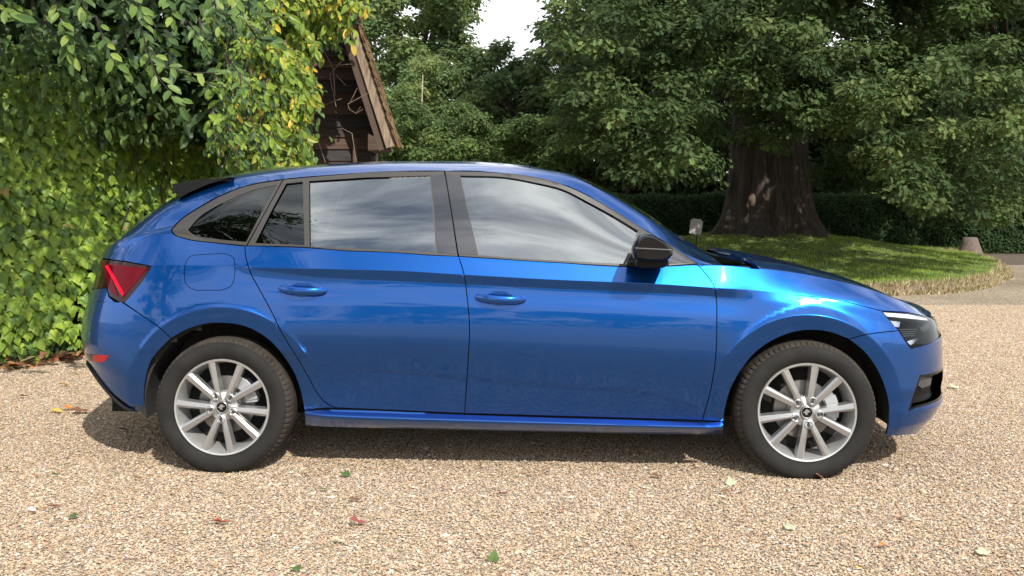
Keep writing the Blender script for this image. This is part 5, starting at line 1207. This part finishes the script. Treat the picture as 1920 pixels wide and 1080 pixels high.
# trees further off
def far_trees():
    r = np.random.default_rng(31)
    A = [(.12,.175,.07),(.09,.14,.055),(.155,.21,.075)]; P3 = (.4,.35,.25)
    C, R = blobs([(660,-90),(905,-90),(880,20),(870,60),(885,130),(860,210),(720,230),(690,140),(672,50)], 27, 33, (16, 34), 150, r, GAPS)
    build_tree('broadleaf_tree', 'tall broadleaf tree behind the barn roof left of the white sky gap', tuple([Wp(770, 470, 30)[0], 30, 0]), (.3, 6), C, R, 42000, .15, 1, A, P3)
    C, R = blobs([(860,115),(885,85),(915,92),(940,75),(975,100),(1010,85),(1050,100),(1100,60),(1130,240),(1060,300),(880,310),(850,200)], 24, 30, (15, 32), 150, r, GAPS)
    build_tree('broadleaf_tree', 'darker tree closing the middle distance right below the white sky gap', tuple([Wp(990, 470, 27)[0], 27, 0]), (.25, 5), C, R, 42000, .14, 2, [(.095,.14,.055),(.07,.11,.045),(.125,.175,.065)], P3)
    C, R = blobs([(745,140),(790,90),(850,130),(870,230),(860,300),(740,300),(722,230)], 21, 23, (12, 26), 90, r)
    build_tree('birch_tree', 'slender young birch with a thin pale stem right of the barn roof', tuple([Wp(792, 480, 21)[0], 21, 0]), None, C, R, 20000, .085, 3, [(.15,.21,.08),(.12,.18,.07),(.20,.25,.09)], P3, group=None)
    o = [x for x in bpy.data.objects if x.name.startswith('birch_tree')][0]; mb = MB(); pth = [Wp(797, 420, 20.4), Wp(795, 300, 20.3), Wp(792, 250, 20.3), Wp(791, 200, 20.3), Wp(793, 140, 20.6)]; pth[0][2] = 0
    mb.tube(pth, [.04, .026, .022, .018, .01], 7); s = mb.build('trunk', BARK2, smooth=True); s.data.transform(Matrix.Translation(-o.location)); s.parent = o
    C, R = blobs([(690,230),(1060,230),(1060,380),(690,380)], 24, 27, (18, 32), 90, r)
    build_tree('undergrowth_bush', 'darker bushes standing behind the lighter ones at the middle distance', tuple([Wp(900, 480, 25)[0], 25, 0]), None, C, R, 16000, .14, 5, [(.06,.10,.04),(.08,.125,.045)], (.5,.5), cat='bush')
    C, R = blobs([(700,160),(760,180),(800,220),(860,200),(930,230),(1010,215),(1060,260),(1060,330),(700,330)], 17.5, 20, (14, 30), 120, r)
    build_tree('undergrowth_bush', 'lighter green bushes filling the low background behind the car roof', tuple([Wp(880, 480, 19)[0], 19, 0]), None, C, R, 34000, .08, 4, [(.11,.165,.055),(.15,.21,.07),(.08,.125,.045)], P3, cat='bush')
    # wood behind the oak and the hedge
    for k, (x0, x1, lab) in enumerate(((1040, 1330, 'dark background tree left of the oak trunk behind the hedge'), (1290, 1620, 'dark background tree directly behind the thick oak trunk'), (1560, 1860, 'dark background tree right of the oak trunk behind the hedge'), (1780, 2080, 'dark background tree at the far right edge above the hedge'))):
        C, R = blobs([(x0, -140), (x1, -140), (x1, 425), (x0, 425)], 29, 35, (30, 60), 150, r, GAPS)
        ob = build_tree('woodland_tree', lab, tuple([Wp((x0+x1)/2, 470, 32)[0], 32, 0]), (.3, 5), C, R, 24000, .28, 10+k, [(.035,.06,.022),(.05,.08,.03),(.028,.05,.02)], P3)
    C, R = blobs([(1720,-60),(1760,20),(1840,110),(1960,130),(1960,-60)], 21, 24, (16, 30), 40, r, GAPS)
    build_tree('broadleaf_tree', 'dark leafy tree reaching in at the upper right corner', tuple([Wp(2020, 470, 23)[0], 23, 0]), (.2, 5), C, R, 7000, .15, 20, [(.04,.07,.03),(.06,.09,.04)], (.5,.5))
far_trees()
o = thing('thicket', 'dark distant thicket closing the view behind the hedge and trees', 'thicket', (6, 38, 0)); r_ = np.random.default_rng(41); n_ = 46000
p_ = np.stack([r_.uniform(-9, 27, n_), r_.uniform(36.5, 39.5, n_), r_.uniform(0, 1, n_)**.9*(5.2+.8*np.sin(np.arange(n_)))], 1)
part('foliage', leaf_mesh('foliage', KITE, p_, basis(r_.normal(0, .6, (n_, 3))+[0, -1, .6], r_.normal(0, 1, (n_, 3))), r_.uniform(.2, .36, n_), pick([(.035,.06,.022),(.05,.08,.03)], (.6,.4), n_, .3, r_), DULL), o, (6, 38, 0), 'stuff')
# ---- hedge
def hedge():
    r = np.random.default_rng(8); x0 = Wp(1130, 0, 23.5)[0]; x1 = 16.5; o = thing('hedge', 'long clipped dark green hedge running behind the oak trunk', 'hedge', ((x0+x1)/2, 23.8, 0))
    mb = MB(); mb.box(((x0+x1)/2, 24.2, .62), (x1-x0, .9, 1.2)); b = mb.build('core', mat('hedge_core', (.012, .018, .008), rough=1)); b.data.transform(Matrix.Translation(-o.location)); b.parent = o
    n = 42000; x = r.uniform(x0, x1, n); top = r.random(n) < .22; hh = 1.38+.05*np.sin(x*1.3)+.03*np.sin(x*4.1)
    z = np.where(top, hh, r.uniform(0.02, 1, n)*hh); y = np.where(top, r.uniform(23.5, 24.7, n), 23.5+.08*np.sin(x*2+z*3)+.05*np.sin(x*7+z*9)+r.uniform(0, .18, n))
    pos = np.stack([x, y, z+np.where(top, r.uniform(-.05, .05, n), 0)], 1); nr = np.where(top[:, None], [0, -.3, 1.], [0, -1., .4])+r.normal(0, .45, (n, 3)); B = basis(nr, r.normal(0, 1, (n, 3))+[0, 0, -.5])
    tint = pick([(.045,.085,.03),(.03,.06,.025),(.065,.11,.04)], (.45,.35,.2), n, .3, r)
    part('foliage', leaf_mesh('foliage', KITE, pos, B, r.uniform(.05, .085, n), tint, DULL), o, tuple(o.location), 'stuff')
hedge()
# ---- grass island with a rough earth edge
EDGE = [(1180,560),(1350,558),(1500,556),(1640,555),(1740,552),(1800,548),(1850,540),(1884,528),(1893,515),(1882,503),(1850,492),(1820,484),(1760,479)]
def edge_world():
    P = [];
    for x, y in EDGE: Z = F_PX*EYE/(y-HOR); P.append(((x-960)/F_PX*Z, Z))
    P += [(11, 24.2), (-1.0, 24.2), (-1.5, 16)]
    return np.array(P)
EW = edge_world()
def dens(P, k=14):
    out = []; n = len(P)
    for i in range(n):
        a, b, c, d = P[(i-1) % n], P[i], P[(i+1) % n], P[(i+2) % n]
        for j in range(k): t = j/k; out.append(.5*((2*b)+(-a+c)*t+(2*a-5*b+4*c-d)*t*t+(-a+3*b-3*c+d)*t**3))
    return np.array(out)
ED = dens(EW)
def mound_h(x, y):
    P = np.stack([x, y], 1); d = np.where(inside(P, ED), pdist(P, ED) if len(P) < 60000 else 0, -.01); d = np.maximum(d, 0); wob = .02*np.sin(x*7)*np.sin(y*5)
    h = .15*smoothstep(0, .16, d)+.05*smoothstep(.1, 1.6, d)+.46*np.exp(-(((x-4.9)/2.5)**2+((y-19.6)/2.6)**2))*smoothstep(0, 2., d)+wob*smoothstep(0, .5, d)
    return h, d
def island():
    r = np.random.default_rng(4); lo, hi = ED.min(0), ED.max(0)
    gx, gy = np.meshgrid(np.arange(lo[0], hi[0], .16), np.arange(lo[1], hi[1], .16)); G = np.stack([gx.ravel(), gy.ravel()], 1); G = G[inside(G, ED)]; dd = pdist(G, ED); G = G[dd > .22]
    rings = [ED]
    cen = np.roll(ED, -1, 0)-np.roll(ED, 1, 0); nrm_ = unit(np.stack([-cen[:,1], cen[:,0]], 1)); t_ = ED+nrm_*.05
    sgn = 1 if inside(t_, ED).mean() > .5 else -1
    for w_ in (.04, .09, .16): q = ED+nrm_*sgn*w_; rings.append(q[inside(q, ED)])
    A = np.concatenate([ED]+rings[1:]+[G]); edges = [(i, (i+1) % len(ED)) for i in range(len(ED))]
    vo, eo, fo, *_ = delaunay_2d_cdt([Vector(p) for p in A], edges, [], 0, 1e-5); vo = np.array([tuple(p) for p in vo]); fo = np.array([f for f in fo if len(f) == 3]); fo = fo[inside(vo[fo].mean(1), ED)]
    h, d = mound_h(vo[:,0], vo[:,1]); V = np.stack([vo[:,0], vo[:,1], h+.004], 1)
    fn = np.cross(V[fo[:,1]]-V[fo[:,0]], V[fo[:,2]]-V[fo[:,0]]); fl = fn[:,2] < 0; fo[fl] = fo[fl][:, ::-1]
    c = np.where((d < .17)[:, None], np.array([.20, .155, .095]), np.array([.10, .14, .035]))
    m = mat('turf', (.08, .11, .03), rough=.95); t = m.node_tree; at = nn(t, 'ShaderNodeAttribute', attribute_name='tint'); nz = nn(t, 'ShaderNodeTexNoise'); nz.inputs['Scale'].default_value = 9; nz.inputs['Detail'].default_value = 8
    tcn = nn(t, 'ShaderNodeTexCoord'); t.links.new(tcn.outputs['Object'], nz.inputs['Vector']); mr = nn(t, 'ShaderNodeMapRange'); t.links.new(nz.outputs[0], mr.inputs[0]); mr.inputs[1].default_value = .3; mr.inputs[2].default_value = .7; mr.inputs[3].default_value = .6; mr.inputs[4].default_value = 1.3
    mu = nn(t, 'ShaderNodeMix', data_type='RGBA', blend_type='MULTIPLY'); mu.inputs['Factor'].default_value = 1; t.links.new(at.outputs['Color'], mu.inputs['A']); t.links.new(mr.outputs[0], mu.inputs['B']); t.links.new(mu.outputs['Result'], t.nodes['Principled BSDF'].inputs['Base Color'])
    bp = nn(t, 'ShaderNodeBump'); bp.inputs['Distance'].default_value = .05; t.links.new(nz.outputs[0], bp.inputs['Height']); t.links.new(bp.outputs[0], t.nodes['Principled BSDF'].inputs['Normal'])
    tag(link('grass_bank', mesh_np('grass_bank', V, fo, m, col=c, smooth=True)), kind='structure')
    # blades
    n = 125000; x = r.uniform(-.8, hi[0], n); y = lo[1]+(hi[1]-lo[1])*r.random(n)**1.35; P = np.stack([x, y], 1); P = P[inside(P, ED)]; px = 960+F_PX*P[:,0]/P[:,1]; P = P[px > 930]
    hs, ds = [], []
    for k in range(0, len(P), 20000): a, b = mound_h(P[k:k+20000,0], P[k:k+20000,1]); hs.append(a); ds.append(b)
    h = np.concatenate(hs); d = np.concatenate(ds); n = len(P)
    pos = np.stack([P[:,0], P[:,1], h], 1); TR = (np.array([(-.06,0,0),(.06,0,0),(.03,.6,.05),(0,1,.16)]), np.array([(0,1,2),(0,2,3)]))
    B = basis(np.array([0, -1., .25])+r.normal(0, .45, (n, 3)), np.array([0, -.05, 1.])+r.normal(0, .32, (n, 3))); sz = r.uniform(.028, .06, n)*(1+.5*np.sin(P[:,0]*3)*np.sin(P[:,1]*2)*.4)
    ti = pick([(.27,.39,.055),(.22,.33,.045),(.34,.46,.08),(.40,.38,.15)], (.4,.35,.17,.08), n, .25, r)
    ok = d > .10
    gm = leaf_mat('grass_blade', .55, .35, .2); tag(link('grass', leaf_mesh('grass', TR, pos[ok], B[ok], sz[ok], ti[ok], gm)), 'short green grass growing over the bank around the oak', 'grass', kind='stuff')
    # dry tufts and earth on the cut edge
    n = 12000; i = r.integers(0, len(ED)-1, n); f = r.random((n, 1)); E = ED[i]*(1-f)+ED[i+1]*f+nrm_[i]*sgn*r.uniform(-.03, .15, (n, 1)); px = 960+F_PX*E[:,0]/E[:,1]; ok = (px > 900) & (E[:,1] < 21); E = E[ok]; n = len(E)
    h, d = mound_h(E[:,0], E[:,1]); pos = np.stack([E[:,0], E[:,1], np.maximum(h-.02, 0)], 1)
    B = basis(np.array([0, -1., .3])+r.normal(0, .4, (n, 3)), np.array([0, -.2, 1.])*np.where(r.random((n, 1)) < .45, -1, 1)+r.normal(0, .35, (n, 3))); sz = r.uniform(.04, .11, n)
    ti = pick([(.44,.36,.22),(.34,.27,.15),(.56,.48,.32),(.20,.15,.08),(.16,.19,.06)], (.32,.25,.2,.15,.08), n, .25, r)
    WID = (TR[0]*[2.2, 1, 1], TR[1]); tag(link('dry_grass_edge', leaf_mesh('dry_grass_edge', WID, pos, B, sz, ti, gm)), 'dry straw coloured tufts along the cut edge of the grass bank', 'dry grass', kind='stuff')
island()
# ---- dark brown path strip beyond the tip
m_ = add_noise(mat('brown_path', (.13, .10, .075), rough=.95), 12, .3, .3)
me = mesh_np('path', [(9.2, 19.5, .004), (17, 19.5, .004), (17, 23.6, .004), (9.6, 23.4, .004)], [[(0,1,2,3)]], m_); tag(link('path', me), kind='structure')
# ---- stump post and white plate
mb = MB(); Z = 22.; c = Wp(1819, 478, Z); R0 = 21/F_PX*Z; mb.lathe([(0, .0), (R0*1.2, .0), (R0*1.02, .10), (R0*.72, .30), (R0*.62, .395), (R0*.5, .41), (0, .40)], (c[0], Z, .03), 18, axis=2)
o = mb.build('tree_stump', add_noise(mat('stump_wood', (.17, .13, .11), rough=.95), 14, .4, .6, stretch=(3, 3, .6)), smooth=True, auto=50); tag(o, 'short grey-brown tapering stump in front of the hedge at right', 'stump')
o = thing('marker_plate', 'small pale tilted plate standing on the grass left of the oak trunk', 'sign', (Wp(1305, 470, 17.5)[0], 17.5, .1))
mb = MB(); R = np.array(Matrix.Rotation(math.radians(8), 3, 'Y')); mb.prism([(-.095,-.13),(.095,-.13),(.105,-.11),(.105,.10),(.08,.12),(.075,.135),(-.075,.135),(-.08,.12),(-.105,.10),(-.105,-.11)], -.006, .006); mb.V[0] = mb.V[0]@R.T+np.array([0, 0, Wp(0, 425, 17.5)[2]-.1]); b = mb.build('plate', add_noise(mat('pale_plate', (.50, .48, .46), rough=.6), 12, .15)); b.parent = o
mb = MB(); mb.tube([(0, .02, 0), (.02, .02, .75)], .012, 6); b = mb.build('stake', BARK); b.parent = o
# ---- trees behind the photographer, seen mirrored in the car
for k, (x, y, hgt, lab) in enumerate(((-8.6, -7.0, 13.0, 'broad tree behind the viewer mirrored in the rear side glass'), (-27, -27, 11, 'tree behind the viewer far to the left'), (2, -46, 8, 'distant tree straight behind the viewer'), (17, -50, 9, 'distant tree behind the viewer slightly right'), (34, -44, 10, 'distant tree behind the viewer far to the right'), (-10, -52, 9, 'distant tree behind the viewer slightly left'))):
    r = np.random.default_rng(50+k); c = np.stack([x+r.normal(0, 2.6, 26), y+r.normal(0, 2., 26), hgt*.62+r.normal(0, hgt*.17, 26)], 1); c[:,2] = np.maximum(c[:,2], 1.6)
    build_tree('parkland_tree', lab, (x, y, 0), (.35, hgt*.7), c, np.full(26, 1.5 if k else 1.15), 5200 if k else 16000, .42 if k else .2, 60+k, [(.06,.10,.035),(.045,.08,.03)], (.5,.5))
o = thing('field_hedge', 'long dark hedge far behind the viewer', 'hedge', (0, -56, 0)); r = np.random.default_rng(2); n = 9000; pos = np.stack([r.uniform(-75, 75, n), r.uniform(-57, -55, n), r.uniform(0, 1, n)**.8*3.2], 1)
part('foliage', leaf_mesh('foliage', KITE, pos, basis(r.normal(0, 1, (n, 3))+[0, 1, .3], r.normal(0, 1, (n, 3))), r.uniform(.4, .8, n), pick([(.05,.08,.03)], (1,), n, .3, r), DULL), o, (0, -56, 0), 'stuff')
# ------------------------------------------------------------------ fallen leaves
def fallen():
    r = np.random.default_rng(14)
    L_ = [(138,975,'green',26,.1),(100,958,'brown',30,.05),(66,900,'orange',18,.3),(105,898,'green',22,.2),(128,772,'orange',30,.2),(105,777,'yellow',34,.1),(150,778,'brown',44,.1),(120,727,'yellow',28,.15),(140,705,'yellow',18,.1),
          (230,812,'brown',26,.2),(220,897,'green',14,.3),(258,905,'brown',20,.2),(415,988,'red',44,.12),(430,870,'brown',20,.1),(514,900,'brown',14,.2),(606,926,'green',20,.2),(650,896,'green',24,.3),(670,990,'maroon',44,.28),
          (665,945,'brown',28,.1),(635,1024,'cream',34,.2),(668,1036,'white',16,.3),(926,1056,'green',30,.8),(942,934,'brown',26,.1),(754,957,'red',10,.1),(832,921,'red',12,.1),(1054,966,'red',16,.1),(1232,900,'brown',30,.08),
          (1370,912,'pale',26,.5),(1360,930,'brown',24,.1),(1480,996,'pale',26,.3),(1537,903,'brown',24,.4),(1647,889,'brown',14,.3),(1655,1031,'orange',26,.08),(1690,985,'brown',26,.1),(1842,1044,'pale',30,.3),(1786,730,'pale',24,.3),(1785,606,'brown',14,.1),
          (1610,1075,'yellow',14,.1),(558,1075,'green',24,.2),(1378,1028,'yellow',10,.1),(45,748,'brown',22,.1),(12,884,'green',16,.2),(60,965,'white',24,.1)]
    cm = {'green': (.10,.16,.05), 'brown': (.20,.10,.055), 'orange': (.55,.20,.05), 'yellow': (.72,.48,.12), 'red': (.40,.13,.07), 'maroon': (.26,.08,.075), 'cream': (.70,.55,.36), 'white': (.78,.74,.66), 'pale': (.50,.53,.36)}
    ms = {k: leaf_mat('fallen_'+k, .6, .15, .2) for k in cm}
    where = {'l': 'left', 'r': 'right'}
    used = {}
    for x, y, c, w_, tilt in L_:
        Z = F_PX*EYE/(y-HOR); p = Wp(x, y, Z); s = w_/F_PX*Z*.82; tpl = IVY if c in ('green', 'pale') and w_ > 22 else (OAKL if r.random() < .5 else ELL)
        if y > 1020: loc = 'at the bottom edge'
        elif y > 930: loc = 'on the gravel in the foreground'
        elif y > 850: loc = 'just in front of the tyres'
        else: loc = 'beside the rear bumper' if x < 600 else 'beyond the front bumper'
        if x < 290: side = 'left of the rear wheel'
        elif x < 560: side = 'below the rear wheel'
        elif x < 880: side = 'below the rear door'
        elif x < 1345: side = 'below the front door'
        elif x < 1640: side = 'below the front wheel'
        else: side = 'right of the front wheel'
        sz = {True: 'small', False: 'large'}[w_ < 24]; k = (sz, c, loc, side); used[k] = used.get(k, 0)+1
        lab = f'{sz} {c} fallen leaf {loc}, {side}'
        if used[k] == 2: lab = f'{sz} curled {c} leaf lying {loc}, {side}'
        if used[k] > 2: lab = f'another {sz} crumpled {c} leaf {loc}, {side}'
        T = tpl[0].copy(); T[:, 1] -= .5; T[:, 2] += .9*T[:, 0]**2+.35*T[:, 1]**2*r.uniform(.2, 1.3)
        me = mesh_np('fallen_leaf', T, tpl[1], ms[c], col=np.tile(np.array(cm[c])*r.uniform(.85, 1.1), (len(T), 1)))
        o = link('fallen_leaf', me); o.location = (p[0], p[1], .018+s*.25*math.sin(min(1.3, tilt*1.3))); o.scale = (s,)*3; o.rotation_euler = (tilt*1.3+.05, r.normal(0, .15), r.uniform(-.4, .4)+(math.pi/2 if tpl is not IVY else 0)); tag(o, lab, 'fallen leaf', 'fallen leaves on the gravel')
    # litter along the foot of the ivy
    n = 900; t = r.uniform(-.5, 1.0, n); off = np.abs(r.normal(0, .13, n))+.05; pos = WA+WD*t[:, None]+WN*(off+.12)[:, None]; pos[:, 2] = r.uniform(.01, .05, n)
    B = basis(np.array([0, 0, 1.])+r.normal(0, .35, (n, 3)), r.normal(0, 1, (n, 3))); me = leaf_mesh('leaf_litter', OAKL, pos, B, r.uniform(.05, .13, n), pick([(.34,.14,.07),(.24,.12,.07),(.42,.22,.10),(.30,.24,.12),(.08,.11,.04)], (.35,.25,.15,.15,.1), n, .3, r), ms['brown'])
    tag(link('leaf_litter', me), 'reddish brown dead leaves lying along the foot of the ivy', 'leaf litter', kind='stuff')
    # low green weeds at the foot
    n = 700; t = r.uniform(-.5, .45, n); pos = WA+WD*t[:, None]+WN*(.10+r.uniform(0, .16, n))[:, None]; pos[:, 2] = r.uniform(.01, .12, n)
    B = basis(WN+np.array([0, 0, .8])+r.normal(0, .4, (n, 3)), r.normal(0, 1, (n, 3))); tag(link('weeds', leaf_mesh('weeds', IVY, pos, B, r.uniform(.03, .06, n), pick([(.09,.16,.04),(.06,.11,.03)], (.5,.5), n, .25, r), LEAF)), 'small green weeds sprouting at the foot of the ivy', 'weeds', kind='stuff')
fallen()
